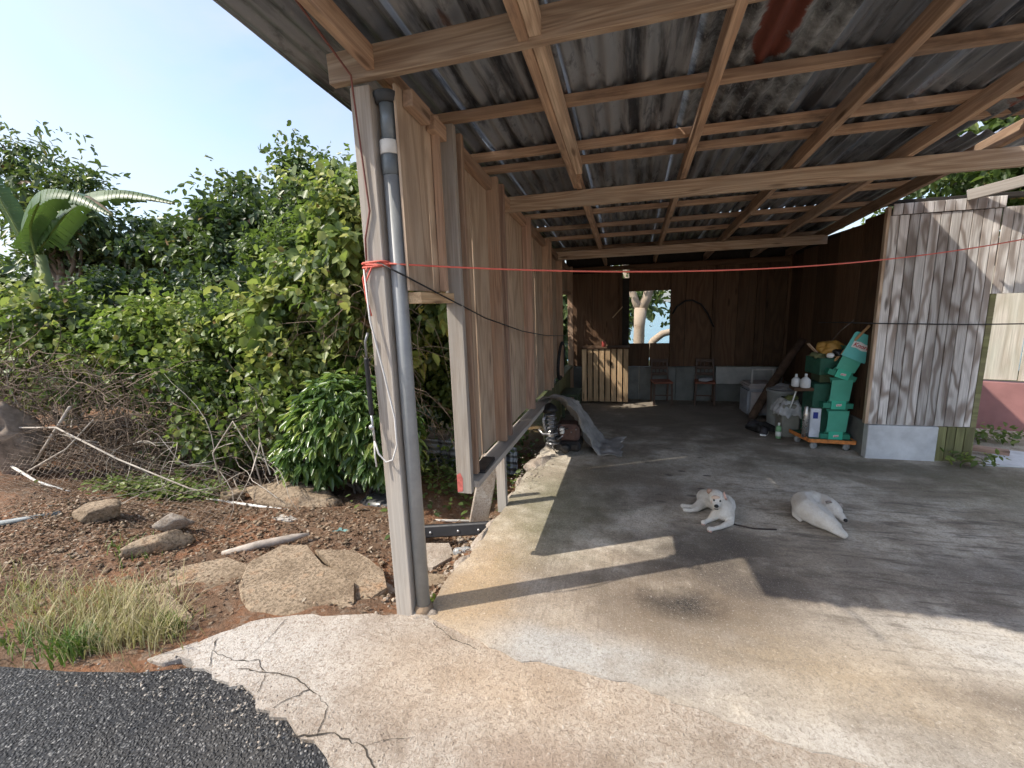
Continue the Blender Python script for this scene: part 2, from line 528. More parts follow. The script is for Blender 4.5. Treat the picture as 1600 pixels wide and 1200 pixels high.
def m_broken():
    t = NT('old_broken_concrete', 0.92, 0.2)
    v = t.coord('Object', rnd=True)
    a = t.noise(v, 3.2, 6, 0.65); f = t.noise(v, 45, 4, 0.7); g = t.voro(v, 55)
    c = t.ramp(a, [(0.3, (0.16, 0.115, 0.075)), (0.45, (0.27, 0.205, 0.14)), (0.58, (0.34, 0.265, 0.185)), (0.70, (0.36, 0.22, 0.125))])
    c = t.mix(t.rng(f, 0.45, 0.62, 0, 0.75), c, (0.085, 0.06, 0.04))
    c = t.mix(t.rng(g, 0.18, 0.05, 0, 0.6), c, (0.46, 0.41, 0.34))
    t.col(c)
    t.bump(t.math('ADD', t.math('MULTIPLY', a, 1.4), f), 0.8, 0.012)
    return t.m

def m_metal_sheet():
    t = NT('corrugated_zinc', 0.5, 0.5)
    v = t.coord('Object', rnd=True)
    a = t.noise(t.coord('Object', (11, 0.9, 1), rnd=True), 1.1, 6, 0.62)
    s = t.noise(t.coord('Object', (4.5, 1.6, 1), rnd=True), 2.2, 7, 0.7)
    f = t.noise(t.coord('Object', (60, 16, 1), rnd=True), 1, 4, 0.7)
    tone = t.rand()
    base = t.mix(tone, (0.24, 0.265, 0.30), (0.42, 0.445, 0.475))
    c = t.mix(t.rng(a, 0.38, 0.52), (0.06, 0.066, 0.077), base)
    c = t.mix(t.rng(s, 0.55, 0.66, 0, 0.65), c, (0.045, 0.048, 0.055))
    c = t.mix(t.rng(f, 0.58, 0.72, 0, 0.3), c, (0.46, 0.48, 0.49))
    r = t.noise(t.coord('Object', (4, 1.4, 1), rnd=True, off=(5, 2, 0)), 1.2, 5, 0.62)
    rm = t.math('MULTIPLY', t.rng(r, 0.64, 0.69), t.rng(tone, 0.25, 0.5))
    c = t.mix(t.math('MULTIPLY', rm, 0.8), c, t.mix(f, (0.06, 0.026, 0.016), (0.21, 0.07, 0.035)))
    t.col(c)
    t.put(t.b.inputs['Metallic'], t.rng(rm, 0, 1, 0.6, 0.0))
    t.rough(t.rng(s, 0.3, 0.7, 0.38, 0.65))
    t.bump(f, 0.25, 0.003)
    return t.m

def m_rust_sheet(name, red=(0.16, 0.045, 0.03), cx=0.2, cy=0.9, rx=0.09, ry=0.42):
    t = NT(name, 0.6, 0.4)
    v = t.coord()
    w = t.rng(t.noise(v, 9, 5, 0.65), 0.2, 0.8, -0.5, 0.5)
    s = t.noise(v, 4, 6, 0.7); f = t.noise(t.coord('Object', (60, 16, 1)), 1, 4, 0.7)
    c = t.mix(t.rng(s, 0.4, 0.6), (0.05, 0.052, 0.058), (0.32, 0.34, 0.35))
    c = t.mix(t.rng(f, 0.55, 0.7, 0, 0.5), c, (0.5, 0.51, 0.5))
    b = t.blob(cx, cy, rx, ry, w, 0.08)
    c = t.mix(b, c, t.mix(f, [x * 0.5 for x in red], red))
    t.col(c)
    t.put(t.b.inputs['Metallic'], t.rng(b, 0, 1, 0.4, 0.0))
    t.bump(f, 0.3, 0.003)
    return t.m

MAT = dict(slab=m_slab(), apron=m_apron(), asphalt=m_asphalt(), dirt=m_dirt(), broken=m_broken(), zinc=m_metal_sheet(),
           rust=m_rust_sheet('rust_patch_zinc', cx=0.36, cy=1.0, rx=0.08, ry=0.46))
MAT['joist'] = wood('rafter_pine', (0.561, 0.382, 0.253), (0.309, 0.180, 0.113), (0.295, 0.239, 0.194), 0.45, bands=22, along=0.7, across=9, stain=(0.132, 0.092, 0.070), bandmix=.5)
MAT['beam'] = wood('beam_pine', (0.617, 0.474, 0.341), (0.326, 0.208, 0.136), (0.416, 0.355, 0.293), 0.4, bands=30, along=0.55, across=9, bandmix=.6)
MAT['post'] = wood('weathered_post', (0.50, 0.44, 0.375), (0.30, 0.24, 0.19), (0.40, 0.375, 0.34), 0.7, bands=16, along=0.5, across=7, bandmix=0.45)
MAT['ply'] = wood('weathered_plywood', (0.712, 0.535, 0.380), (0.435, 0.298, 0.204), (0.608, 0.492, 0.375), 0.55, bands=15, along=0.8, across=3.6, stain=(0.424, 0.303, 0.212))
MAT['stud'] = wood('wall_stud', (0.538, 0.352, 0.237), (0.327, 0.203, 0.136), (0.462, 0.354, 0.263), 0.5, bands=18, along=0.5, across=9)
MAT['redstud'] = wood('reddish_stud', (0.506, 0.344, 0.258), (0.327, 0.208, 0.154), None, bands=18, along=0.5, across=9)
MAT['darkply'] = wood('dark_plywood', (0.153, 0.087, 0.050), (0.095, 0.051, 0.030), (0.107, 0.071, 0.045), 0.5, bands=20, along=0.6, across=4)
MAT['plank'] = wood('zebra_plank', (0.718, 0.680, 0.639), (0.261, 0.205, 0.168), (0.632, 0.610, 0.580), 0.25, bands=10, along=1.6, across=5, bandmix=0.95)
MAT['crate'] = wood('crate_slat', (0.672, 0.480, 0.288), (0.432, 0.270, 0.150), None, bands=20, along=0.8, across=8, bandmix=0.5)
MAT['mossboard'] = wood('mossy_board', (0.24, 0.24, 0.11), (0.14, 0.135, 0.06), (0.20, 0.17, 0.11), 0.5, bands=14, along=0.7, across=6)
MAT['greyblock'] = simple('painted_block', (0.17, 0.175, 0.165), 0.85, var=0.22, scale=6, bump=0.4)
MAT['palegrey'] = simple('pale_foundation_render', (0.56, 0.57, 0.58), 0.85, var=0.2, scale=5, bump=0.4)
MAT['recess_shade'] = simple('recess_shade_board', (0.03, 0.025, 0.02), 0.9)  # near-black colour stands in for the shade in gaps and voids

# ------------------------------------------------------------------ ground, road, slab
def gz(x, y):
    x = np.asarray(x, float); y = np.asarray(y, float)
    z = -0.03 - 0.13 * smoothstep(1.5, 2.7, y) - 0.13 * smoothstep(2.7, 4.6, y) - 0.5 * smoothstep(5.5, 13, y)
    z = z + 0.20 * np.exp(-((x + 4.7) ** 2 / 1.1 + (y - 2.45) ** 2 / 0.22))
    z = z + 0.16 * np.exp(-((x + 6.1) ** 2 / 0.7 + (y - 2.75) ** 2 / 0.09))
    z = z + 0.35 * smoothstep(-5.0, -8.0, x) * smoothstep(1.9, 3.6, y)
    z = z - 0.13 * np.exp(-((x + 1.45) / 0.36) ** 2) * smoothstep(2.05, 2.5, y) * smoothstep(5.5, 4.0, y)
    near = smoothstep(12, 7, np.hypot(x + 3, y - 3))
    z = z + near * (0.022 * vnoise(x * 3.1, y * 3.1, 3) + 0.012 * vnoise(x * 9, y * 9, 5))
    z = z - 0.12 * smoothstep(1.30, 1.12, y)                                   # under the road
    z = z - 0.2 * smoothstep(-2.12, -1.95, x) * smoothstep(1.75, 1.55, y)       # under the apron
    z = z - 0.3 * smoothstep(-1.1, -0.95, x) * smoothstep(8.4, 8.0, y) * smoothstep(1.0, 1.6, y)   # under the slab
    d = np.hypot(x, y)
    z = z - 14 * smoothstep(16, 90, d) * smoothstep(4, 20, y) - 0.2 * smoothstep(9, 14, y)
    return z

def grid_axis(lo, hi, step, far_lo, far_hi, n):
    mid = np.arange(lo, hi + 1e-6, step)
    a = lo - (np.geomspace(1, 1 + (lo - far_lo), n) - 1)[::-1][:-1]
    b = hi + (np.geomspace(1, 1 + (far_hi - hi), n) - 1)[1:]
    return np.concatenate([a, mid, b])
gx = grid_axis(-9, 5, 0.09, -900, 900, 26)
gy = grid_axis(0.8, 9, 0.09, -300, 1200, 26)
GX, GY = np.meshgrid(gx, gy)
GV = np.stack([GX.ravel(), GY.ravel(), gz(GX, GY).ravel()], 1)
nx, ny = len(gx), len(gy)
ii = (np.arange(ny - 1)[:, None] * nx + np.arange(nx - 1)[None, :]).ravel()
ground = np_mesh('ground', GV, np.stack([ii, ii + 1, ii + nx + 1, ii + nx], 1), MAT['dirt'], smooth=True)
tag(ground, kind='structure')

sea_m = NT('sea_water', 0.25, 0.5); sea_m.col((0.10, 0.23, 0.28)); sea_m.bump(sea_m.noise(sea_m.coord(), 0.3, 4), 0.3, 0.3)
sea = mesh_obj('sea', [(-1500, 95, -12.5), (1500, 95, -12.5), (1500, 2500, -12.5), (-1500, 2500, -12.5)], [(0, 1, 2, 3)], sea_m.m)
tag(sea, kind='structure')

def jag(pts, n, amp, seed):
    """polyline with broken, jittered edge"""
    r = random.Random(seed)
    out = []
    for (x0, y0), (x1, y1) in zip(pts, pts[1:]):
        L = math.hypot(x1 - x0, y1 - y0)
        k = max(1, int(L * n))
        for i in range(k):
            f = i / k
            out.append((x0 + (x1 - x0) * f + (r.uniform(-amp, amp) if i or len(out) else 0), y0 + (y1 - y0) * f + (r.uniform(-amp, amp) if i else 0)))
    out.append(pts[-1])
    return out

SLAB_FRONT = [(-1.08, 1.95), (-0.95, 1.91), (-0.75, 1.85), (-0.52, 1.76), (-0.34, 1.765), (-0.22, 1.76), (0.06, 1.735), (0.19, 1.68), (0.42, 1.64), (0.61, 1.59), (0.79, 1.58), (0.92, 1.56), (1.3, 1.5), (1.8, 1.42), (2.6, 1.3), (3.6, 1.2), (6.5, 1.0)]
SLAB_LEFT = [(-0.97, 8.2), (-0.97, 6.0), (-0.95, 5.0), (-0.97, 4.5), (-0.98, 4.0), (-0.99, 3.3), (-1.02, 2.65), (-1.06, 2.3), (-1.08, 1.95)]
def slab_mesh(name, poly, ztop, zbot, mat, edge_out=0.0):
    return prism(name, poly, zbot, ztop, mat)
slab = slab_mesh('concrete_floor_slab', jag(SLAB_FRONT, 22, 0.012, 1) + [(6.5, 8.2)] + jag(SLAB_LEFT, 14, 0.014, 2)[:-1], 0.0, -0.42, MAT['slab'])
tag(slab, kind='structure')
ASPH_EDGE = [(-2.16, 1.42), (-1.99, 1.375), (-1.80, 1.35), (-1.63, 1.33), (-1.47, 1.27), (-1.29, 1.22), (-1.15, 1.18), (-0.94, 1.12), (-0.8, 1.0), (-0.62, 0.75), (-0.5, 0.3), (-0.45, -1.0), (-0.4, -4.0)]
APRON_LEFT = [(-1.06, 1.97), (-1.21, 1.93), (-1.5, 1.86), (-1.81, 1.79), (-2.0, 1.70), (-2.12, 1.54), (-2.16, 1.42)]
apron = slab_mesh('concrete_apron', jag(APRON_LEFT, 16, 0.012, 4)[:-1] + jag(ASPH_EDGE, 26, 0.02, 5) + [(6.5, -4), (6.5, 1.6), (0.5, 2.2), (-0.9, 2.3)], -0.007, -0.3, MAT['apron'])
tag(apron, kind='structure')
road = mesh_obj('road', [(-60, -6, -0.022), (8, -6, -0.022), (8, 1.0, -0.022), (-0.6, 1.25, -0.022), (-1.3, 1.38, -0.022), (-2.0, 1.40, -0.022), (-2.25, 1.31, -0.022), (-2.61, 1.235, -0.022), (-3.0, 1.18, -0.022), (-4.2, 1.06, -0.022), (-6, 0.95, -0.022), (-60, 0.4, -0.022)], [tuple(range(12))], MAT['asphalt'])
tag(road, kind='structure')

# cracks in the apron: narrow dark ribbons lying in the broken concrete
crack_m = simple('crack_dirt', (0.05, 0.04, 0.03), 0.95)
def crack(pts, w, seed, parent):
    r = random.Random(seed)
    P = []
    for (a, b), (c, d) in zip(pts, pts[1:]):
        k = max(2, int(math.hypot(c - a, d - b) * 45))
        for i in range(k):
            P.append((a + (c - a) * i / k + r.uniform(-.007, .007), b + (d - b) * i / k + r.uniform(-.007, .007)))
    P.append(pts[-1])
    V, F = [], []
    for i, (x, y) in enumerate(P):
        j = min(i + 1, len(P) - 1); k = max(i - 1, 0)
        tx, ty = P[j][0] - P[k][0], P[j][1] - P[k][1]
        l = math.hypot(tx, ty) or 1
        ww = w * .62 * r.uniform(0.25, 1.2) * (1 - 0.6 * i / len(P))
        V += [(x - ty / l * ww, y + tx / l * ww, -0.0035), (x + ty / l * ww, y - tx / l * ww, -0.0035)]
        if i: F.append((2 * i - 2, 2 * i - 1, 2 * i + 1, 2 * i))
    return mesh_obj('crack', V, F, crack_m, parent)
for pts, w in (([(-2.06, 1.56), (-2.0, 1.48), (-1.93, 1.40)], .005), ([(-2.0, 1.48), (-1.85, 1.46), (-1.72, 1.48), (-1.62, 1.42), (-1.58, 1.33)], .006),
               ([(-1.81, 1.75), (-1.78, 1.62), (-1.80, 1.46)], .003), ([(-1.78, 1.42), (-1.5, 1.44), (-1.36, 1.40), (-1.22, 1.34), (-1.18, 1.22)], .006),
               ([(-1.36, 1.40), (-1.42, 1.33), (-1.45, 1.28)], .005), ([(-1.28, 1.19), (-1.12, 1.24), (-0.98, 1.22), (-0.86, 1.15), (-0.74, 1.13), (-0.6, 1.05)], .007),
               ([(-0.86, 1.15), (-0.92, 1.09), (-0.97, 1.12)], .006), ([(-0.98, 1.22), (-0.9, 1.27), (-0.8, 1.3)], .003), ([(-1.0, 1.9), (-0.85, 1.82), (-0.7, 1.78)], .004)):
    crack(pts, w, hash(pts[0]) % 999, apron)
# loose corner of the apron broken off by the road
br = prism('broken_corner', [(-2.30, 1.375), (-2.15, 1.53), (-2.12, 1.50), (-2.13, 1.42), (-2.19, 1.375)], -0.1, -0.012, MAT['apron'], bev=0.006)
tag(br, 'pale broken concrete wedge at the road edge beside the apron', 'concrete chunk')
# ------------------------------------------------------------------ carport
RS = -0.075
def zroof(y, z0): return z0 + RS * (y - 1.92)
carport = empty('carport', (0.5, 4.6, 0), 'open timber carport with rusty corrugated metal roof and plywood side wall', 'carport')
post = lumber('post', (-1.175, 1.975, -0.1), (-1.175, 1.975, 2.63), 0.098, 0.098, MAT['post'], carport, up=(0, 1, 0), bev=0.004)
# beams (across), rafters (along depth), purlins (across, on the rafters)
for y, z0, z1, x0, x1 in ((1.925, 2.632, 2.755, -1.31, 2.45), (3.75, 2.395, 2.515, -1.06, 4.6), (6.3, 2.225, 2.335, -1.02, 2.28)):
    lumber('beam', (x0, y, (z0 + z1) / 2 + 0.012), (x1, y + 0.03, (z0 + z1) / 2 - 0.012 + (0.10 if y < 2 else 0.03)), 0.045, z1 - z0, MAT['beam'], carport)
RB = 2.672
for x, y0, y1, m in ((-1.10, 1.33, 7.75, 'joist'), (-0.42, 1.33, 3.72, 'joist'), (-0.40, 3.6, 7.75, 'joist'), (0.37, 1.33, 7.75, 'joist'), (1.12, 1.33, 7.75, 'joist'), (1.79, 1.33, 7.75, 'joist'), (2.27, 3.3, 7.75, 'joist')):
    lumber('rafter', (x, y0, zroof(y0, RB + 0.045)), (x, y1, zroof(y1, RB + 0.045)), 0.042, 0.092, MAT[m], carport)
lumber('rafter', (-0.372, 1.3, zroof(1.3, RB + 0.05)), (-0.372, 3.45, zroof(3.45, RB + 0.05)), 0.05, 0.08, MAT['beam'], carport)
rr = random.Random(5)
for y in (1.42, 2.63, 3.22, 3.49, 4.25, 4.85, 5.45, 6.0, 6.75, 7.4):
    x1 = 2.02 if y < 3 else (3.9 if y < 3.4 else 2.33)
    a, b = rr.uniform(-.02, .02), rr.uniform(-.02, .02)
    lumber('purlin', (-1.13, y + a, zroof(y, RB + 0.092 + 0.024)), (x1, y + b, zroof(y, RB + 0.092 + 0.024)), 0.062, 0.046, MAT['joist'], carport)
# corrugated sheets
def sheet_mesh(name, W, L, mat, seed, pitch=0.094, amp=0.017, torn=False):
    r = np.random.RandomState(seed)
    nu = int(W / pitch * 8); nv = 9
    u = np.linspace(0, W, nu + 1); v = np.linspace(0, L, nv + 1)
    U, Vv = np.meshgrid(u, v)
    Vj = Vv.copy()
    if torn: Vj[0] += 0.02 * vnoise(u * 9, u * 3, seed); Vj[-1] += 0.02 * vnoise(u * 8, u * 4, seed + 1)
    Z = amp * np.sin(U / pitch * 2 * np.pi + 0.6) + 0.004 * vnoise(U * 4, Vv * 1.6, seed)
    P = np.stack([U, Vj, Z], 2)
    n = nu + 1
    i = (np.arange(nv)[:, None] * n + np.arange(nu)[None, :]).ravel()
    me_o = np_mesh(name, P.reshape(-1, 3), np.stack([i, i + 1, i + n + 1, i + n], 1), mat, carport, Matrix(), smooth=True)
    return me_o
SHZ = RB + 0.092 + 0.048 + 0.012
def place_sheet(o, x, y, dz, twist=0):
    M = Matrix.Translation((x, y, zroof(y, SHZ) + dz)) @ Matrix.Rotation(math.atan(RS), 4, 'X') @ Matrix.Rotation(twist, 4, 'Z')
    WM[o.name] = M
    o.matrix_local = WM[carport.name].inverted() @ M
    return o
base_mesh = {}
cols = [-1.60, -0.985, -0.37, 0.245, 0.86, 1.475]
for r_i, (y0, L) in enumerate(((1.28, 2.06), (3.24, 2.3), (5.44, 2.5))):
    for ci, x in enumerate(cols):
        W = 0.64 if ci < 5 else (0.60 if r_i == 0 else 0.66)
        special = (r_i == 0 and ci == 3)
        key = (round(W, 2), r_i, ci % 2, special)
        if key in base_mesh:
            o = base_mesh[key].copy(); link(o, carport)
        else:
            o = sheet_mesh('corrugated_sheet', W, L, MAT['rust'] if special else MAT['zinc'], 40 + r_i * 7 + ci)
            base_mesh[key] = o
        place_sheet(o, x, y0, 0.006 * (2 - r_i) + 0.003 * (ci % 2), rr.uniform(-.004, .004))
o = sheet_mesh('corrugated_sheet', 0.32, 3.9, MAT['zinc'], 77); place_sheet(o, 2.08, 3.9, 0.004)
rust2 = m_rust_sheet('rusty_end_zinc', (0.27, 0.075, 0.04), 0.5, 0.25, 0.55, 0.16)
o = sheet_mesh('corrugated_sheet', 1.9, 0.55, rust2, 78, torn=True); place_sheet(o, 2.0, 2.98, -0.05, 0.03)
o['label'] = 'rust red loose roof sheet past the right edge'
o = sheet_mesh('corrugated_sheet', 2.6, 0.72, MAT['zinc'], 79, torn=True); place_sheet(o, 2.42, 3.92, 0.03, -0.01)

# left wall: plywood panels, studs, short blocking at the top, sill, end stud
def vpanel(name, y0, y1, z0, z1, mat, x=-1.03, th=0.014, parent=None, label=None):
    return lumber(name, (x, (y0 + y1) / 2, z0), (x, (y0 + y1) / 2, z1), y1 - y0, th, mat, parent or carport, up=(1, 0, 0), bev=0.0015, tag_label=label)
WT = 2.668
def wt(y): return zroof(y, WT) - 0.004
edges = [1.97, 2.25, 2.42]
for a, b in zip(edges, edges[1:]): vpanel('plywood_panel', a + .003, b - .003, 1.735, wt(b), MAT['ply'])
seams = [2.47, 2.90, 3.24, 3.46, 3.95, 4.36, 4.9, 5.36, 5.9, 6.42]
rw = random.Random(8)
for a, b in zip(seams, seams[1:]):
    vpanel('plywood_panel', a + .004, b - .004, 0.585, wt(b), MAT['ply'], x=-1.03 + rw.uniform(-.004, .004))
vpanel('plywood_panel', 6.43, 7.64, 1.84, wt(7.64), MAT['ply'])
def vstud(y, z0, z1, mat, w=0.042, d=0.088, x=-0.978):
    return lumber('stud', (x, y, z0), (x, y, z1), w, d, mat, carport, up=(1, 0, 0))
vstud(2.335, 1.74, wt(2.33), MAT['stud'], d=0.04, x=-1.0, w=0.03)
es = vstud(2.449, 0.50, wt(2.45), MAT['post'], w=0.044, d=0.095, x=-0.985)
for y, m in ((2.56, 'stud'), (3.26, 'stud'), (3.42, 'redstud'), (4.36, 'redstud'), (5.36, 'stud'), (5.52, 'stud'), (6.40, 'stud')):
    vstud(y, 0.585, wt(y + .05), MAT[m])
vstud(7.58, 0.0, wt(7.6), MAT['stud'])
vstud(3.33, -0.06, 0.505, MAT['post'], w=0.055, d=0.075, x=-1.015)
# red paint smear on the foot of the end stud
redp = simple('red_paint', (0.50, 0.13, 0.11), 0.7, var=0.3, scale=40)
mesh_obj('paint_patch', [(-1.031, 2.4255, 0.505), (-0.995, 2.4255, 0.515), (-0.992, 2.4255, 0.60), (-1.008, 2.4255, 0.635), (-1.031, 2.4255, 0.62)], [(0, 1, 2, 3, 4)], redp, carport)
lumber('header', (-1.015, 2.0, 1.70), (-1.015, 2.425, 1.70), 0.07, 0.055, MAT['crate'], carport)
lumber('sill', (-0.97, 2.475, 0.545), (-0.95, 5.1, 0.535), 0.13, 0.042, MAT['post'], carport)
lumber('sill', (-1.005, 6.44, 0.57), (-1.005, 7.62, 0.57), 0.12, 0.04, MAT['mossboard'], carport)
lumber('window_lintel', (-1.01, 6.44, 1.81), (-1.01, 7.62, 1.81), 0.09, 0.05, MAT['stud'], carport)
for a, b in ((2.03, 2.22), (2.27, 2.42), (2.59, 3.23), (3.45, 4.33), (4.39, 5.33), (5.55, 6.37), (6.43, 7.55)):
    lumber('blocking', (-0.995, a, zroof(a, WT - 0.062)), (-0.995, b, zroof(b, WT - 0.062)), 0.05, 0.075, MAT['stud'], carport)
for a, b in ((5.15, 5.7), (5.71, 6.3), (6.31, 6.95), (6.96, 7.64)):
    vpanel('base_board', a, b - .004, -0.02, 0.545, MAT['mossboard'], x=-1.0, th=0.02)

# back wall
def ypanel(name, x0, x1, z0, z1, y, mat, parent=None, th=0.014, label=None, bev=0.0015):
    return lumber(name, ((x0 + x1) / 2, y, z0), ((x0 + x1) / 2, y, z1), x1 - x0, th, mat, parent or carport, up=(0, 1, 0), bev=bev, tag_label=label)
YB = 7.68
ypanel('back_gap_cover', -1.06, -0.32, 2.05, 2.41, 7.74, MAT['recess_shade']); ypanel('back_gap_cover', -0.02, 2.42, 2.05, 2.41, 7.74, MAT['recess_shade']); ypanel('back_gap_cover', -0.33, -0.01, 2.235, 2.41, 7.742, MAT['recess_shade'])  # near-black strips added to close the sky gaps above the back wall
lumber('corner_post', (2.325, 7.66, 0), (2.325, 7.66, 2.4), 0.07, 0.07, MAT['darkply'], carport)
vpanel('side_gap_cover', 5.1, 7.72, 2.0, 2.36, MAT['recess_shade'], x=2.375)  # added to close the light gap between side wall and roof
vpanel('side_gap_cover', 6.3, 7.72, 1.95, 2.38, MAT['recess_shade'], x=-1.085)
ztop = zroof(YB, RB) - 0.005
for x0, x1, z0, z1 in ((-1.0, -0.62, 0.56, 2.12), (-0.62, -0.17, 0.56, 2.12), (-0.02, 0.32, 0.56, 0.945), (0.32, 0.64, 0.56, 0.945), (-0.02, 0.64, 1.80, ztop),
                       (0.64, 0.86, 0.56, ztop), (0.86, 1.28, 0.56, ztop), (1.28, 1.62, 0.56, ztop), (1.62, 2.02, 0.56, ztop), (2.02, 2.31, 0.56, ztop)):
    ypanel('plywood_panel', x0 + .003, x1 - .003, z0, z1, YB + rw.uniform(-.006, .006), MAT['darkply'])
ypanel('plywood_panel', -0.175, -0.015, 0.56, 2.02, YB + 0.03, MAT['recess_shade'])  # near-black panel paints in the dark void left of the window
ypanel('slit_backing', 0.63, 2.33, 0.5, ztop - .01, YB + 0.03, MAT['recess_shade'])  # added behind the panels to stop light showing through the slits
ypanel('slit_backing', -1.04, -0.16, 0.5, 2.1, YB + 0.03, MAT['recess_shade'])
vpanel('slit_backing', 5.1, 7.7, 0.3, zroof(7.7, RB) - .02, MAT['recess_shade'], x=2.36)
for x, z0 in ((-0.15, 0.56), (0.655, 0.56), (1.28, 0.56), (1.9, 0.56)):
    lumber('stud', (x, YB - 0.035, z0), (x, YB - 0.035, ztop - 0.09), 0.05, 0.045, MAT['darkply'], carport, up=(0, 1, 0))
lumber('plate', (-1.0, YB - 0.04, ztop - 0.05), (2.3, YB - 0.04, ztop - 0.05), 0.05, 0.07, MAT['darkply'], carport)
for i, (x0, x1) in enumerate(((-1.0, -0.42), (-0.42, 0.16), (0.16, 0.74), (0.74, 1.32), (1.32, 1.84), (1.84, 2.31))):
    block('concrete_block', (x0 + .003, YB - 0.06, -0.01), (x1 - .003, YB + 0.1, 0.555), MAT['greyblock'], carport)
# right inner wall on its foundation
for a, b in ((5.10, 5.55), (5.55, 6.1), (6.1, 6.7), (6.7, 7.2), (7.2, 7.66)):
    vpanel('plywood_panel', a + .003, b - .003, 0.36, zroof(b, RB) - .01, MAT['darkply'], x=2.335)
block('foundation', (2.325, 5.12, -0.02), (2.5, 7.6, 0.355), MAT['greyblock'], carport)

# ------------------------------------------------------------------ store room with grooved plank front
room = empty('store_room', (2.75, 5.05, 0), 'lean-to room front of grooved zebra-grained planks on a pale concrete base', 'shed')
pw = 0.0782
for i in range(11):
    x0 = 2.315 + i * pw
    x1 = min(x0 + pw, 3.15)
    if x1 - x0 < 0.03: break
    lumber('plank', ((x0 + x1) / 2, 5.05 + rw.uniform(-.002, .002), 0.352), ((x0 + x1) / 2 - 0.004, 5.05, 2.338), x1 - x0 - 0.006, 0.016, MAT['plank'], room, up=(0, 1, 0), bev=0.002)
    lumber('plank', ((x0 + x1) / 2 + 0.012, 5.04, 2.343), ((x0 + x1) / 2 + 0.012, 5.04, 2.44), x1 - x0 - 0.006, 0.016, MAT['plank'], room, up=(0, 1, 0), bev=0.002)
for i in range(16):
    x0 = 3.152 + i * pw
    lumber('plank', (x0 + pw / 2, 5.046, 1.60), (x0 + pw / 2, 5.046, 2.345), pw - 0.006, 0.016, MAT['plank'], room, up=(0, 1, 0), bev=0.002)
for i in range(4):
    x0 = 2.905 + i * 0.072
    lumber('plank', (x0 + .036, 5.055, -0.02), (x0 + .036, 5.055, 0.345), 0.066, 0.016, MAT['mossboard'], room, up=(0, 1, 0), bev=0.002)
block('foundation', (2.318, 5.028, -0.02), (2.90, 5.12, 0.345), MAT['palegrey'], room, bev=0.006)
ypanel('slit_backing', 2.33, 3.15, 0.36, 2.40, 5.075, MAT['recess_shade'], room, th=0.012)
lumber('corner_trim', (2.305, 5.07, 0.355), (2.305, 5.07, 2.42), 0.03, 0.05, MAT['ply'], room, up=(0, 1, 0))
lumber('top_plate', (2.32, 5.12, 2.46), (4.6, 5.12, 2.44), 0.09, 0.04, MAT['recess_shade'], room)
lumber('loose_rafter', (2.86, 5.02, 2.46), (3.65, 4.55, 2.62), 0.045, 0.09, MAT['post'], room)
block('door_jamb', (3.155, 5.05, 0.0), (3.20, 5.13, 1.6), MAT['mossboard'], room, bev=0.003)
# what stands behind the doorway
pinkm = simple('pink_wall_paint', (0.33, 0.16, 0.15), 0.75, var=0.15, scale=4, bump=0.3)
pink = empty('low_pink_wall', (4.6, 6.2, 0), 'low pink painted wall topped by pale boards behind the doorway', 'wall')
mesh_obj('wall', [(3.42, 6.55, -0.3), (6.2, 5.75, -0.3), (6.2, 5.75, 0.52), (3.42, 6.55, 0.58), (3.42, 6.75, -0.3), (6.2, 5.95, -0.3), (6.2, 5.95, 0.52), (3.42, 6.75, 0.58)],
         [(0, 1, 2, 3), (5, 4, 7, 6), (3, 2, 6, 7), (1, 5, 6, 2), (4, 0, 3, 7)], pinkm, pink)
paleply = wood('pale_boards', (0.62, 0.57, 0.49), (0.44, 0.38, 0.30), (0.5, 0.53, 0.44), 0.4, bands=12, along=0.6, across=5)
for i in range(9):
    f0 = i / 9; x0 = 3.42 + 2.78 * f0; y0 = 6.60 - 0.8 * f0
    lumber('board', (x0 + .15, y0 - .02, 0.60 - .05 * f0), (x0 + .15, y0 - .02, 1.9), 0.312, 0.02, paleply, pink, up=(0.8, 2.78, 0), bev=0.002)
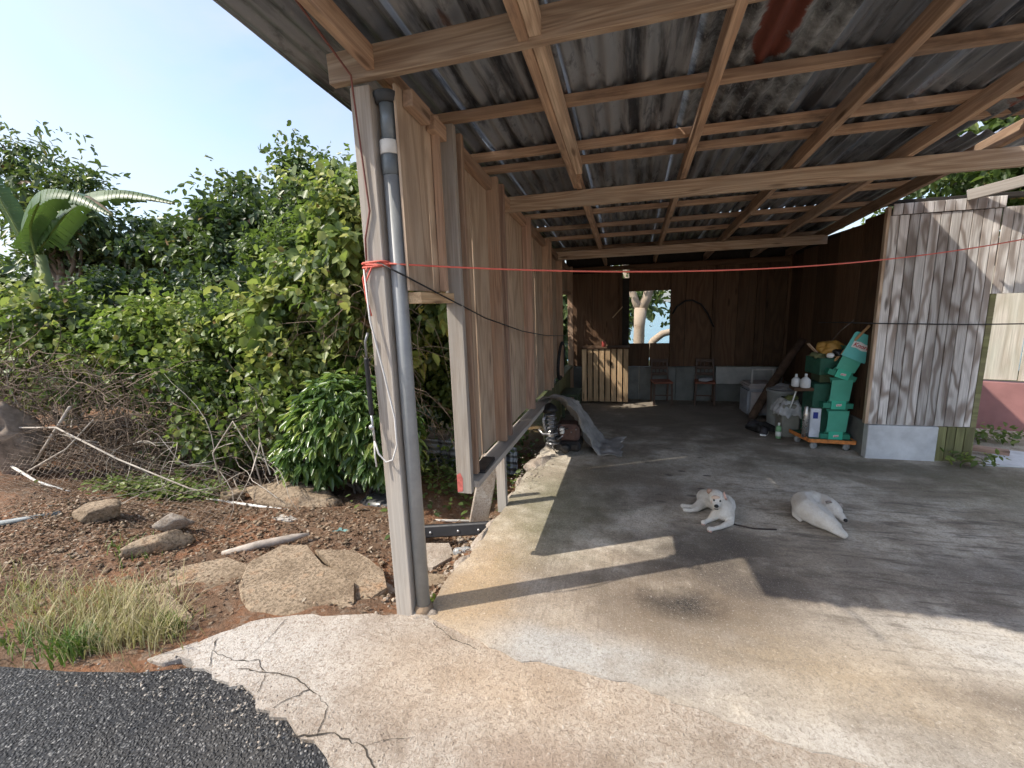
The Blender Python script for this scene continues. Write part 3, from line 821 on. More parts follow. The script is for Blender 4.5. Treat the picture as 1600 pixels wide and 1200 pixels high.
# ------------------------------------------------------------------ vegetation
LEAF = dict(
    vine=leaf_mat('vine_leaf', [(0.0, (0.042, 0.066, 0.024)), (0.35, (0.096, 0.144, 0.043)), (0.65, (0.180, 0.240, 0.070)), (0.85, (0.300, 0.360, 0.102)), (0.97, (0.460, 0.460, 0.144)), (1.0, (0.264, 0.156, 0.072))]),
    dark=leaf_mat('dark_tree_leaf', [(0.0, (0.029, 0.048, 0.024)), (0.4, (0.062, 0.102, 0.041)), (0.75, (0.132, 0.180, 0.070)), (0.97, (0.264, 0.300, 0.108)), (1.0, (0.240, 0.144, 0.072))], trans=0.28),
    glossy=leaf_mat('glossy_bush_leaf', [(0.0, (0.048, 0.091, 0.030)), (0.45, (0.096, 0.175, 0.053)), (0.8, (0.200, 0.301, 0.083)), (1.0, (0.400, 0.460, 0.135))], rough=0.28, spec=0.55),
    lime=leaf_mat('lime_leaf', [(0.0, (0.065, 0.105, 0.033)), (0.45, (0.16, 0.23, 0.055)), (0.8, (0.29, 0.35, 0.09)), (0.97, (0.46, 0.46, 0.13)), (1.0, (0.3, 0.2, 0.08))], trans=0.42),
    banana=leaf_mat('banana_leaf', [(0.0, (0.05, 0.10, 0.035)), (0.6, (0.09, 0.16, 0.06)), (0.8, (0.25, 0.2, 0.1)), (1.0, (0.36, 0.25, 0.14))], trans=0.3),
    litter=leaf_mat('fallen_leaf', [(0.0, (0.06, 0.035, 0.022)), (0.4, (0.15, 0.09, 0.055)), (0.75, (0.26, 0.18, 0.12)), (1.0, (0.40, 0.33, 0.25))], trans=0.05, rough=0.8, spec=0.2),
    grass=leaf_mat('grass_blade', [(0.0, (0.06, 0.11, 0.02)), (0.35, (0.14, 0.22, 0.04)), (0.6, (0.42, 0.36, 0.17)), (1.0, (0.52, 0.44, 0.26))], trans=0.3, rough=0.6),
)
BARK = wood('bark', (0.24, 0.19, 0.145), (0.12, 0.09, 0.065), (0.30, 0.27, 0.23), 0.5, bands=10, along=2, across=3)
TWIG = simple('dry_twig', (0.20, 0.15, 0.11), 0.9, var=0.35, scale=4)

def leaf_verts(P, D, N, L, Wd, droop=0.15):
    """each leaf: two quads folded along the midrib"""
    D = D / (np.linalg.norm(D, axis=1, keepdims=True) + 1e-9)
    S = np.cross(D, N); S /= (np.linalg.norm(S, axis=1, keepdims=True) + 1e-9)
    N = np.cross(S, D)
    L = L[:, None]; W = L * Wd
    b = P
    t = P + D * L - N * L * droop
    r1 = P + D * L * .3 + S * W * .48 + N * L * .05
    r2 = P + D * L * .68 + S * W * .40 + N * L * .02
    l1 = P + D * L * .3 - S * W * .48 + N * L * .05
    l2 = P + D * L * .68 - S * W * .40 + N * L * .02
    V = np.stack([b, r1, r2, t, l2, l1], 1).reshape(-1, 3)
    n = len(P); k = (np.arange(n) * 6)[:, None]
    F = np.concatenate([k + np.array([[0, 1, 2, 3]]), k + np.array([[0, 3, 4, 5]])], 0)
    return V, F

def crown(name, blobs, n, L, mat, parent, seed, Wd=0.55, tip_sd=0.13, per=34, shell=(0.55, 1.05), droop=0.5, tint=(0.42, 0.24), top_light=0.1, lumps=9, sprays=0):
    """leaves gathered in many small lumps spread over the big ones, with loose shoots sticking out"""
    r = np.random.RandomState(seed)
    sub = []
    for b in blobs:
        c = np.array(b[:3]); rad = np.array(b[3:6])
        for _ in range(lumps):
            u = r.normal(size=3); u /= np.linalg.norm(u)
            s_ = r.uniform(.26, .6)
            sub.append((c + u * rad * r.uniform(.45, .95), rad * s_ * r.uniform(.75, 1.25, 3), r.normal(0, tint[1] * .75), r.uniform(.72, 1.35)))
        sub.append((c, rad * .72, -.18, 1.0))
    w = np.array([x[1][0] * x[1][1] + x[1][1] * x[1][2] + x[1][0] * x[1][2] for x in sub]); w /= w.sum()
    Ps, Os, Ts, Ls = [], [], [], []
    for (c, rad, dt, ls), f in zip(sub, w):
        k = max(2, int(n * f / per / ls))
        u = r.normal(size=(k, 3)); u /= np.linalg.norm(u, axis=1, keepdims=True)
        rr_ = r.uniform(*shell, size=(k, 1)) * (1 + 0.14 * r.normal(size=(k, 1)))
        tips = c + u * rr_ * rad
        q = max(1, int(n * f / k / ls))
        off = r.normal(size=(k, q, 3)) * tip_sd * .8 * np.array([1, 1, 0.75])
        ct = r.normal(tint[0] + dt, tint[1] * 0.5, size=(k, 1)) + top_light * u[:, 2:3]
        Ps.append((tips[:, None] + off).reshape(-1, 3)); Os.append(np.repeat(u, q, 0))
        Ts.append((ct + r.normal(0, tint[1] * 0.5, size=(k, q))).ravel()); Ls.append(np.full(k * q, ls))
    if sprays:
        for _ in range(sprays):
            c, rad, dt, ls = sub[r.randint(len(sub))]
            u = r.normal(size=3); u[2] = abs(u[2]) * .8; u /= np.linalg.norm(u)
            p = c + u * rad; d = u * .7 + np.array([0, 0, .5]) + r.normal(size=3) * .3; step = L * .42
            t0 = np.clip(tint[0] + .25 + r.normal(0, .15), 0, 1)
            m = r.randint(7, 18)
            pts = []
            for _k in range(m):
                p = p + d / np.linalg.norm(d) * step; d = d + np.array([0, 0, -.09]) + r.normal(size=3) * .08; pts.append(p + r.normal(size=3) * L * .18)
            Ps.append(np.array(pts)); Os.append(np.repeat(u[None], m, 0)); Ts.append(np.full(m, t0)); Ls.append(np.full(m, .85))
    P = np.concatenate(Ps); O = np.concatenate(Os); T = np.clip(np.concatenate(Ts), 0, 1); S_ = np.concatenate(Ls)
    T = np.where(r.uniform(size=len(T)) < .012, 1.0, np.minimum(T, .96))
    keep = P[:, 2] > gz(P[:, 0], P[:, 1]) + 0.03
    P, O, T, S_ = P[keep], O[keep], T[keep], S_[keep]
    m = len(P)
    D = O * 0.7 + r.normal(size=(m, 3)) * 0.75 + np.array([0, 0, -droop])
    N = O * 0.5 + r.normal(size=(m, 3)) * 0.5 + np.array([0, 0, 0.75])
    V, F = leaf_verts(P, D, N, L * S_ * r.uniform(0.55, 1.3, m), Wd)
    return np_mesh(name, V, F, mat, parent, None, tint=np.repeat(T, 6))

def limb_pts(a, b, k, sd, rnd):
    a, b = Vector(a), Vector(b)
    L = (b - a).length
    return [a.lerp(b, i / k) + Vector((rnd.uniform(-sd, sd), rnd.uniform(-sd, sd), rnd.uniform(-sd, sd))) * L * (0 if i in (0, k) else 1) for i in range(k + 1)]

def tree(name, label, cat, base, trunk_top, r0, blobs, n, L, mat, seed, limbs=4, group=None, **kw):
    base = (base[0], base[1], float(gz(base[0], base[1])) - 0.05)
    root = empty(name, base, label, cat, group)
    rnd = random.Random(seed)
    bm = bmesh.new()
    p = limb_pts(base, trunk_top, 6, 0.05, rnd)
    bm_tube(bm, p, [r0 * (1.25 if i == 0 else 1 - 0.08 * i) for i in range(7)], 9)
    for b in blobs[:max(limbs, 1)] * (1 + limbs // max(len(blobs), 1)):
        e = (b[0] + rnd.uniform(-.5, .5) * b[3], b[1] + rnd.uniform(-.5, .5) * b[4], b[2] + rnd.uniform(-.2, .6) * b[5])
        q = limb_pts(p[rnd.randint(3, 6)], e, 5, 0.07, rnd)
        bm_tube(bm, q, [r0 * (0.55 - 0.09 * i) for i in range(6)], 6)
    bm_obj('trunk', bm, BARK, root, smooth=True)
    crown('crown', blobs, n, L, mat, root, seed, **kw)
    return root

VG = 'trees behind the yard'
# vine covered tree left of the post
tree('vine_covered_tree', 'tall tree wrapped in vines just left of the timber post', 'tree', (-3.3, 4.6), (-3.2, 4.6, 2.2), 0.12,
     [(-3.25, 4.5, 2.25, .72, .6, .72), (-3.55, 4.35, 1.45, .62, .5, .8), (-2.85, 4.6, 2.15, .6, .55, .6), (-2.75, 4.7, 1.25, .6, .5, .85), (-3.35, 4.5, .7, .6, .5, .7), (-2.3, 4.9, 1.9, .5, .4, .65), (-3.0, 4.55, 2.75, .38, .35, .3)],
     20000, 0.105, LEAF['vine'], 11, Wd=0.72, tip_sd=0.11, droop=0.85, tint=(0.62, 0.27), top_light=0.2, sprays=150)
# glossy drooping bush at its foot
gb = empty('glossy_leaf_bush', (-2.75, 3.75, float(gz(-2.75, 3.75))), 'bright green bush with long drooping glossy leaves beside the post', 'bush')
def whorl_bush(parent, blobs, n_tips, L, mat, seed):
    r = np.random.RandomState(seed)
    P, D, N, T = [], [], [], []
    for b, f in blobs:
        for _ in range(int(n_tips * f)):
            u = r.normal(size=3); u /= np.linalg.norm(u)
            if u[1] > 0.5: u[1] *= -1
            tip = np.array(b[:3]) + u * r.uniform(.7, 1.05) * np.array(b[3:6])
            t0 = np.clip(r.normal(.5, .22), 0, 1)
            for k in range(r.randint(5, 9)):
                a = r.uniform(0, 6.283)
                d = np.array([math.cos(a), math.sin(a), r.uniform(-1.3, -.1)]) + u * .45
                P.append(tip + d * .02); D.append(d); N.append(np.array([0, 0, 1]) + u * .4 + r.normal(size=3) * .15); T.append(np.clip(t0 + r.normal(0, .1), 0, 1))
    P, D, N, T = map(np.array, (P, D, N, T))
    keep = P[:, 2] > gz(P[:, 0], P[:, 1]) + 0.08
    P, D, N, T = P[keep], D[keep], N[keep], T[keep]
    V, F = leaf_verts(P, D, N, L * r.uniform(.7, 1.25, len(P)), 0.34, 0.22)
    return np_mesh('foliage', V, F, mat, parent, None, tint=np.repeat(T, 6))
whorl_bush(gb, [((-2.75, 3.75, .62, .52, .4, .42), .5), ((-3.1, 3.75, .25, .42, .35, .32), .22), ((-2.35, 3.75, .4, .35, .35, .4), .28)], 820, 0.125, LEAF['glossy'], 21)
bm = bmesh.new(); rn = random.Random(4)
for k in range(9):
    bm_tube(bm, limb_pts((-2.6 + rn.uniform(-.1, .1), 3.85, -.35), (-2.75 + rn.uniform(-.5, .5), 3.75 + rn.uniform(-.3, .3), rn.uniform(.2, .9)), 5, .06, rn), [.028, .02, .016, .012, .009, .006], 5)
bm_obj('stems', bm, BARK, gb, smooth=True)
stump = empty('cut_stump', (-2.45, 3.72, -.3), 'short reddish cut stump under the glossy bush', 'stump')
lathe('trunk', [(.13, -.1), (.115, .05), (.10, .22), (.095, .42), (.06, .45)], BARK, stump, Matrix.Translation((-2.42, 3.85, -.25)), 14)

# thicket of vine shrubs to the left
SH = 'shrubs in the roadside thicket'
tree('thicket_shrub', 'sunlit vine shrub left of the vine covered tree', 'shrub', (-4.7, 4.3), (-4.7, 4.3, .8), .04,
     [(-4.6, 4.3, 1.0, .7, .5, .7), (-5.0, 4.2, .35, .7, .45, .5), (-4.2, 4.4, .5, .6, .5, .6), (-4.9, 4.4, 1.45, .5, .4, .35)], 13000, .08, LEAF['vine'], 31, group=SH, Wd=.7, tint=(.5, .28), sprays=120)
tree('thicket_shrub', 'lime green topped vine mound at the middle of the thicket', 'shrub', (-6.0, 4.2), (-6.0, 4.2, 1.2), .04,
     [(-6.0, 4.2, 1.35, .85, .5, .55), (-6.4, 4.2, .9, .6, .5, .5), (-5.6, 4.25, .8, .55, .45, .6)], 13000, .085, LEAF['lime'], 32, group=SH, Wd=.75, tint=(.48, .28), sprays=140)
tree('thicket_shrub', 'leafy vine mound at the far left edge of the thicket', 'shrub', (-7.6, 4.1), (-7.6, 4.1, 1.2), .04,
     [(-7.5, 4.2, 1.6, .8, .5, .55), (-8.2, 4.1, 1.2, .7, .5, .7), (-7.2, 4.2, 1.0, .6, .45, .5)], 13000, .085, LEAF['vine'], 33, group=SH, Wd=.75, tint=(.58, .25), sprays=100)
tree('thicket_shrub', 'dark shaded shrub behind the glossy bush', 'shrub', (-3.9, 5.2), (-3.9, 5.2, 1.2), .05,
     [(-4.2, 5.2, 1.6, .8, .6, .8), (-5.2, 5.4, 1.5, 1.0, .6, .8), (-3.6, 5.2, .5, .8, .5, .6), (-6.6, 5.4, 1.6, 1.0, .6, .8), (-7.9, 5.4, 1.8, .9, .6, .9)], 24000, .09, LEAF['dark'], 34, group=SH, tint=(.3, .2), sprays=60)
tree('thicket_shrub', 'dense dark shrub seen through the wall opening', 'shrub', (-2.3, 5.4), (-2.3, 5.4, 1.2), .05,
     [(-2.5, 5.4, 1.4, .6, .5, .7), (-1.95, 5.7, 1.3, .45, .6, .9), (-2.3, 5.3, .5, .7, .4, .6), (-1.75, 6.9, 1.3, .4, .8, .9), (-1.6, 5.0, .15, .3, .7, .28)], 19000, .085, LEAF['vine'], 35, group=SH, Wd=.65, tint=(.3, .22))
# trees behind
tree('broadleaf_tree', 'tree with three pointed crowns rising against the sky left of the post', 'tree', (-6.8, 8.2), (-6.8, 8.2, 2.6), .16,
     [(-6.6, 8.0, 3.3, 1.6, 1.0, .8), (-8.0, 8.0, 4.0, .4, .4, .55), (-6.65, 8.0, 4.3, .45, .4, .6), (-5.3, 8.0, 3.9, .6, .5, .5), (-8.9, 8.0, 3.4, .6, .6, .5), (-7.2, 7.8, 2.4, 2.2, .8, .9), (-6.1, 8, 3.9, .7, .6, .5)],
     20000, .15, LEAF['dark'], 41, group=VG, tint=(.5, .22), tip_sd=.17, top_light=.12, sprays=90, lumps=7)
tree('broadleaf_tree', 'wispy tree at the left edge against the sky', 'tree', (-11.2, 6.6), (-11, 6.6, 3), .14,
     [(-11.1, 6.5, 4.2, .4, .4, .6), (-10.2, 6.5, 4.2, .35, .4, .35), (-11.0, 6.5, 3.3, .8, .6, .6), (-10.1, 6.5, 3.3, .7, .5, .4), (-11.6, 6.5, 4.8, .35, .4, .4)], 3600, .16, LEAF['dark'], 42, group=VG, Wd=.42, tint=(.55, .2), tip_sd=.2, per=18, limbs=6, sprays=60, lumps=6)
tree('broadleaf_tree', 'loose layered tree behind the banana leaf', 'tree', (-9.2, 7.2), (-9.2, 7.2, 2.4), .14,
     [(-9.6, 7.2, 3.1, 1.2, .8, .5), (-8.2, 7.2, 3.0, 1.0, .7, .6), (-10.6, 7.3, 2.7, 1.0, .7, .5), (-7.4, 7.0, 2.5, 1.0, .7, .8)], 13000, .14, LEAF['dark'], 43, group=VG, tint=(.4, .22), tip_sd=.17, per=24, sprays=60, lumps=7)
tree('broadleaf_tree', 'leafy green tree close behind the vine tree top', 'tree', (-4.6, 6.6), (-4.6, 6.6, 2.2), .1,
     [(-4.9, 6.6, 2.7, .9, .6, .6), (-5.7, 6.5, 2.5, .8, .6, .6), (-4.0, 6.6, 2.9, .6, .5, .6), (-3.3, 6.4, 2.3, .8, .6, .8)], 15000, .10, LEAF['vine'], 44, group=VG, tint=(.36, .22), sprays=60)
# forked tree behind the back window
ft = empty('forked_tree', (0.3, 9.7, float(gz(0.3, 9.7))), 'sunlit forked tree trunk seen through the back window', 'tree')
palebark = wood('pale_bark', (0.50, 0.40, 0.30), (0.33, 0.25, 0.18), (0.42, 0.36, 0.29), .5, bands=8, along=2, across=3, bandmix=.4)
bm = bmesh.new()
bm_tube(bm, [(0.18, 9.7, -1.1), (0.18, 9.7, .4), (0.19, 9.7, 1.1), (0.21, 9.7, 1.5)], [.15, .115, .11, .13], 12)
bm_tube(bm, [(0.22, 9.7, 1.42), (0.33, 9.7, 1.7), (0.46, 9.7, 2.2), (0.7, 9.8, 3.6)], [.105, .10, .09, .06], 10)
bm_tube(bm, [(0.20, 9.7, 1.42), (0.10, 9.7, 1.65), (-.08, 9.8, 2.2), (-.3, 9.8, 3.4)], [.095, .08, .07, .05], 10)
bm_tube(bm, [(0.3, 9.3, .5), (0.46, 9.25, .85), (.62, 9.25, .98), (.9, 9.3, 1.05), (1.6, 9.4, 1.5)], [.08, .075, .07, .06, .04], 9)
bm_obj('trunk', bm, palebark, ft, smooth=True)
crown('crown', [(0.9, 10.3, 2.3, 1.2, .8, .7), (-.5, 10.4, 2.6, 1.1, .8, .9), (1.3, 10.2, 1.4, .6, .5, .4), (-.3, 10.6, 1.2, .5, .5, .6), (.5, 10, 4, 1.8, 1.2, .8)], 4200, .12, LEAF['vine'], ft, 51, tint=(.5, .22), tip_sd=.16, per=20)
# trees at the right behind the roof edge
tree('broadleaf_tree', 'tree showing through the gap above the plank wall', 'tree', (6.4, 10.5), (6.4, 10.5, 3), .16,
     [(5.6, 10.2, 3.4, 1.5, 1.0, .9), (7.2, 10.2, 3.7, 1.5, 1.0, 1.0), (8.6, 10.0, 4.6, 1.4, 1.0, 1.1), (6.5, 10, 4.7, 1.3, .9, .8)], 10000, .16, LEAF['vine'], 52, group=VG, tint=(.35, .22), tip_sd=.2, per=20)
# far wood closing the view
for i, (x, y, w, h, lab) in enumerate(((-15, 13, 3.2, 2.6, 'far tree at the left edge behind the banana plant'), (-8, 14, 3.4, 2.3, 'far tree low behind the three pointed crowns'), (-2.5, 14, 3.0, 2.2, 'far tree hidden behind the carport side wall'), (-21, 11, 4, 3.4, 'outermost far tree beyond the thicket'))):
    tree('distant_tree', lab, 'tree', (x, y), (x, y, 1.5), .18, [(x, y, h * .5, w, 1.6, h * .55), (x - w * .4, y, h * .9, w * .5, 1.2, h * .35), (x + w * .5, y, h * .8, w * .5, 1.2, h * .3)], 9000, .26, LEAF['dark'], 60 + i, group=VG, tint=(.4, .2), tip_sd=.3)

# banana plant
ban = empty('banana_plant', (-8.35, 4.7, float(gz(-8.35, 4.7))), 'banana plant with a long arching leaf at the left edge', 'banana plant')
tube('stem', [(-8.35, 4.7, -.1), (-8.32, 4.7, 1.2), (-8.3, 4.7, 2.6)], [.11, .09, .06], simple('banana_stem', (.16, .19, .07), .6), ban, 10)
def banana_leaf(pts, wid, seed, parent, up=(0, 0, 1)):
    r = random.Random(seed)
    P = [Vector(p) for p in pts]
    k = 40
    def at(f):
        q = f * (len(P) - 1); i = min(int(q), len(P) - 2); g = q - i
        a = P[max(i - 1, 0)]; b = P[i]; c = P[i + 1]; d = P[min(i + 2, len(P) - 1)]
        return 0.5 * ((2 * b) + (c - a) * g + (2 * a - 5 * b + 4 * c - d) * g * g + (3 * b - a - 3 * c + d) * g ** 3)
    V, T, F = [], [], []
    dw = [0, 0]
    for i in range(k):
        f0, f1 = i / k, (i + .9 + r.uniform(0, .1)) / k
        a, b = at(f0), at(min(1, f1))
        t = (b - a).normalized(); s = t.cross(Vector(up)).normalized(); n = s.cross(t)
        w = wid * min(1, f0 * 9 + .25) * (1 - max(0, f0 - .55) / .45 * .85)
        for sg in (-1, 1):
            if r.random() < .4: dw[sg > 0] = r.uniform(-.4, .1)
            hang = (-.75 + dw[sg > 0]) * w
            o = len(V)
            tn = max(0, min(1, .4 + r.uniform(-.2, .2) + (.5 if f0 > .75 and sg < 0 else 0)))
            V += [a, a + s * sg * w * .5 + n * .015, a + s * sg * w * .85 + n * hang, b + s * sg * w * .85 + n * hang, b + s * sg * w * .5 + n * .015, b]
            T += [tn] * 6
            F += [(o, o + 1, o + 4, o + 5), (o + 1, o + 2, o + 3, o + 4)]
    o = np_mesh('leaf', np.array([tuple(v) for v in V]), np.array(F), LEAF['banana'], parent, None, tint=T)
    rib = tube('midrib', [at(i / 12) + Vector((0, 0, -.006)) for i in range(13)], [.02 - .0014 * i for i in range(13)], simple('banana_rib', (.26, .32, .10), .6), o, 6)
    return o
banana_leaf([(-8.4, 4.7, 2.6), (-8.3, 4.65, 3.0), (-7.75, 4.6, 3.36), (-7.05, 4.55, 3.28), (-6.5, 4.5, 2.98)], .17, 1, ban)
banana_leaf([(-8.4, 4.75, 2.7), (-7.7, 4.9, 3.3), (-6.9, 5.0, 3.4), (-6.1, 5.05, 3.2)], .15, 2, ban)
banana_leaf([(-8.5, 4.7, 2.6), (-8.56, 4.6, 3.1), (-8.64, 4.5, 3.6), (-8.74, 4.45, 4.1)], .13, 3, ban, up=(0, -1, .2))

# dry brush: tangled bare stems over the thicket front (nobody could count them)
def twigs(name, n, region, seed, rmin, rmax, lmin, lmax, sag, mat):
    r = np.random.RandomState(seed)
    V, F = [], []
    for i in range(n):
        x = r.uniform(*region[0]); y = r.uniform(*region[1]); z0 = float(gz(x, y)) + r.uniform(*region[2])
        L = r.uniform(lmin, lmax); a = r.uniform(0, 6.283); el = r.normal(.1, .55)
        d = np.array([math.cos(a) * math.cos(el), math.sin(a) * math.cos(el) * .5, math.sin(el)])
        p = np.array([x, y, z0]); rad = r.uniform(rmin, rmax)
        o0 = len(V)
        k = 6
        for j in range(k + 1):
            s = np.cross(d, [0.3, 0.8, 0.5]); s /= np.linalg.norm(s) + 1e-9; b = np.cross(d, s)
            rr_ = rad * (1 - .75 * j / k)
            for q in range(3):
                V.append(p + (s * math.cos(q * 2.094) + b * math.sin(q * 2.094)) * rr_)
            d = d + r.normal(size=3) * .22 + np.array([0, 0, -sag]); d /= np.linalg.norm(d)
            p = p + d * L / k
            p[2] = max(p[2], float(gz(p[0], p[1])) + .01)
        for j in range(k):
            for q in range(3):
                F.append((o0 + j * 3 + q, o0 + j * 3 + (q + 1) % 3, o0 + j * 3 + 3 + (q + 1) % 3, o0 + j * 3 + 3 + q))
    return np_mesh(name, np.array(V), np.array(F), mat, None, None, smooth=True)
TWIG2 = simple('grey_twig', (0.42, 0.37, 0.31), 0.9, var=0.3, scale=4)
o = twigs('dry_brush', 1150, ((-8.4, -5.0), (3.25, 3.85), (0.0, 1.25)), 71, .003, .008, .3, 1.0, .1, TWIG); tag(o, 'tangle of bare brown vine stems along the thicket front', 'brush', kind='stuff')
o = twigs('pale_dry_stems', 90, ((-7.5, -3.2), (3.2, 3.7), (0.0, .6)), 72, .004, .009, .5, 1.3, .12, TWIG2); tag(o, 'pale dead stems lying over the brush', 'brush', kind='stuff')
o = twigs('hanging_roots', 260, ((-3.8, -2.2), (4.0, 4.5), (0.2, 2.2)), 73, .003, .007, .4, 1.1, .3, TWIG); tag(o, 'brown hanging stems among the vine tree leaves', 'vines', kind='stuff')

o = twigs('bare_stems', 260, ((-5.2, -3.2), (3.5, 4.1), (0.0, .9)), 74, .003, .006, .3, .9, .08, TWIG); tag(o, 'thin bare stems among the dark leaves left of the glossy bush', 'brush', kind='stuff')
tree('thicket_shrub', 'sparse leafy climber hanging over the bare stems', 'shrub', (-4.3, 3.75), (-4.3, 3.75, .5), .02,
     [(-4.3, 3.7, .45, .6, .25, .45), (-4.9, 3.8, 1.0, .4, .2, .3), (-6.9, 3.9, 1.25, .6, .2, .2), (-3.6, 3.75, .75, .35, .25, .6)], 3000, .07, LEAF['vine'], 36, group=SH, Wd=.75, tint=(.5, .28), per=12)
# low green ground cover inside the wire netting
r = np.random.RandomState(81)
def ground_leaves(name, n, cx, cy, sx, sy, hz, L, mat, seed, tint, flat=.9, Wd=.6, kind='stuff', lab=None, cat=None):
    r = np.random.RandomState(seed)
    x = r.normal(cx, sx, n); y = r.normal(cy, sy, n)
    ok = (~((x > -1.12) & (y > 1.7))) & (~((x > -2.2) & (y < 1.95))) & (y > 1.24)
    x, y = x[ok], y[ok]; m = len(x)
    P = np.stack([x, y, gz(x, y) + r.uniform(.006, hz, m)], 1)
    a = r.uniform(0, 6.283, m)
    D = np.stack([np.cos(a), np.sin(a), r.normal(0, .3, m)], 1)
    N = np.stack([r.normal(0, .35, m), r.normal(0, .35, m), np.full(m, flat)], 1)
    V, F = leaf_verts(P, D, N, L * r.uniform(.5, 1.4, m), Wd, .08)
    o = np_mesh(name, V, F, mat, None, None, tint=np.repeat(np.clip(r.normal(tint[0], tint[1], m), 0, 1), 6))
    tag(o, lab, cat, kind=kind)
    return o
ground_leaves('ground_cover', 1500, -4.75, 3.25, .35, .12, .16, .06, LEAF['lime'], 82, (.45, .22), lab='bright green ground cover below the wire netting', cat='ground cover')
ground_leaves('ground_cover', 1500, -1.9, 4.6, .45, .5, .2, .06, LEAF['vine'], 84, (.4, .2), lab='low dark leaves behind the side wall', cat='ground cover')
o = ground_leaves('leaf_litter', 7000, -3.1, 2.75, 1.3, .5, .02, .027, LEAF['litter'], 83, (.45, .27), Wd=.5, lab='brown fallen leaves scattered over the reddish dirt', cat='leaf litter')
o = ground_leaves('leaf_litter', 4500, -4.4, 2.2, .6, .35, .025, .027, LEAF['litter'], 86, (.6, .27), Wd=.45, lab='pale dry leaf bits on the dirt mound at the left', cat='leaf litter')
o = ground_leaves('leaf_litter', 900, -1.4, 2.9, .14, .35, .02, .04, LEAF['litter'], 87, (.5, .27), Wd=.45, lab='leaf bits in the gap beside the slab edge', cat='leaf litter')
# grass tufts by the road
def grass(name, tufts, seed, lab):
    r = np.random.RandomState(seed)
    V, F, T = [], [], []
    for cx, cy, sd, n, h, tn in tufts:
        for i in range(n):
            x, y = r.normal(cx, sd), r.normal(cy, sd * .55)
            if y < 1.2 - .12 * (x + 3): continue
            z = float(gz(x, y)) - .01
            a = r.uniform(0, 6.283); hh = h * r.uniform(.45, 1.25); lean = r.uniform(.1, .75) * hh; w = r.uniform(.0016, .0038) * (1.6 if tn < .4 else 1)
            dx, dy = math.cos(a), math.sin(a)
            o = len(V)
            for f in (0, .45, .8):
                px_, py_, pz_ = x + dx * lean * f * f, y + dy * lean * f * f, z + hh * f * (1 - .25 * f)
                ww = w * (1 - f * .6)
                V += [(px_ - dy * ww, py_ + dx * ww, pz_), (px_ + dy * ww, py_ - dx * ww, pz_)]
            V += [(x + dx * lean * 1.1, y + dy * lean * 1.1, z + hh * .8), (x + dx * lean * 1.1 + .001, y + dy * lean * 1.1, z + hh * .8)]
            for j in range(3): F.append((o + 2 * j, o + 2 * j + 1, o + 2 * j + 3, o + 2 * j + 2))
            T += [np.clip(r.normal(tn, .14), 0, 1)] * 8
    o = np_mesh(name, np.array(V), np.array(F), LEAF['grass'], None, None, tint=np.array(T))
    tag(o, lab, 'grass', kind='stuff')
grass('dry_grass', [(-2.75, 1.55, .2, 420, .21, .8), (-3.0, 1.5, .22, 380, .18, .78), (-2.45, 1.52, .1, 260, .18, .72), (-3.5, 1.5, .3, 360, .15, .74), (-4.2, 1.5, .35, 260, .14, .72), (-2.6, 1.42, .1, 240, .16, .9), (-2.95, 1.75, .2, 160, .16, .8)], 91, 'straw coloured dry grass along the road edge')
grass('green_grass', [(-2.74, 1.34, .07, 190, .15, .2), (-3.1, 1.34, .13, 110, .1, .28), (-2.42, 1.58, .05, 70, .13, .3), (-3.7, 1.45, .2, 90, .1, .25), (-3.55, 2.2, .12, 60, .12, .3)], 92, 'green grass tuft at the asphalt edge')
# ------------------------------------------------------------------ yard pieces left of the slab
def rock_poly(name, poly, z, th, tilt, mat, label, cat, seed, rough=.012, group=None):
    """flat broken concrete slab from an outline; jagged, chamfered edge, uneven top"""
    r = random.Random(seed)
    cx = sum(p[0] for p in poly) / len(poly); cy = sum(p[1] for p in poly) / len(poly)
    pts = jag([(x - cx, y - cy) for x, y in poly] + [(poly[0][0] - cx, poly[0][1] - cy)], 7, rough * 1.6, seed)[:-1]
    bm = bmesh.new()
    n = len(pts)
    rings = []
    for s, h in ((.95, -th), (1.0, -th * .6), (1.0, -.014), (.97, 0.0)):
        rings.append([bm.verts.new((x * s + r.uniform(-.004, .004), y * s + r.uniform(-.004, .004), h + r.uniform(-.005, .005))) for x, y in pts])
    for a, b in zip(rings, rings[1:]):
        for k in range(n): bm.faces.new((a[k], a[(k + 1) % n], b[(k + 1) % n], b[k]))
    bm.faces.new(rings[0][::-1]); bm.faces.new(rings[-1])
    M = Matrix.Translation((cx, cy, z)) @ Euler(tilt).to_matrix().to_4x4()
    o = bm_obj(name, bm, mat, None, M)
    return tag(o, label, cat, group)
BS = 'broken concrete slabs'
rock_poly('broken_slab', [(-3.12, 1.84), (-3.02, 2.12), (-2.80, 2.30), (-2.50, 2.27), (-2.28, 2.02), (-2.0, 1.86), (-2.18, 1.69), (-2.45, 1.62), (-2.8, 1.68)], -0.08, .10, (R(0), R(1), 0), MAT['broken'], 'widest brown broken slab, leftmost of the three beside the apron', 'concrete slab', 3, group=BS)
rock_poly('broken_slab', [(-2.56, 2.24), (-2.50, 2.50), (-2.30, 2.54), (-2.02, 2.36), (-1.70, 2.22), (-1.58, 2.04), (-1.64, 1.90), (-1.92, 1.85), (-2.14, 1.84), (-2.40, 2.02)], -0.065, .11, (R(-1), R(2), 0), MAT['broken'], 'middle brown broken slab with a thick right edge', 'concrete slab', 4, group=BS)
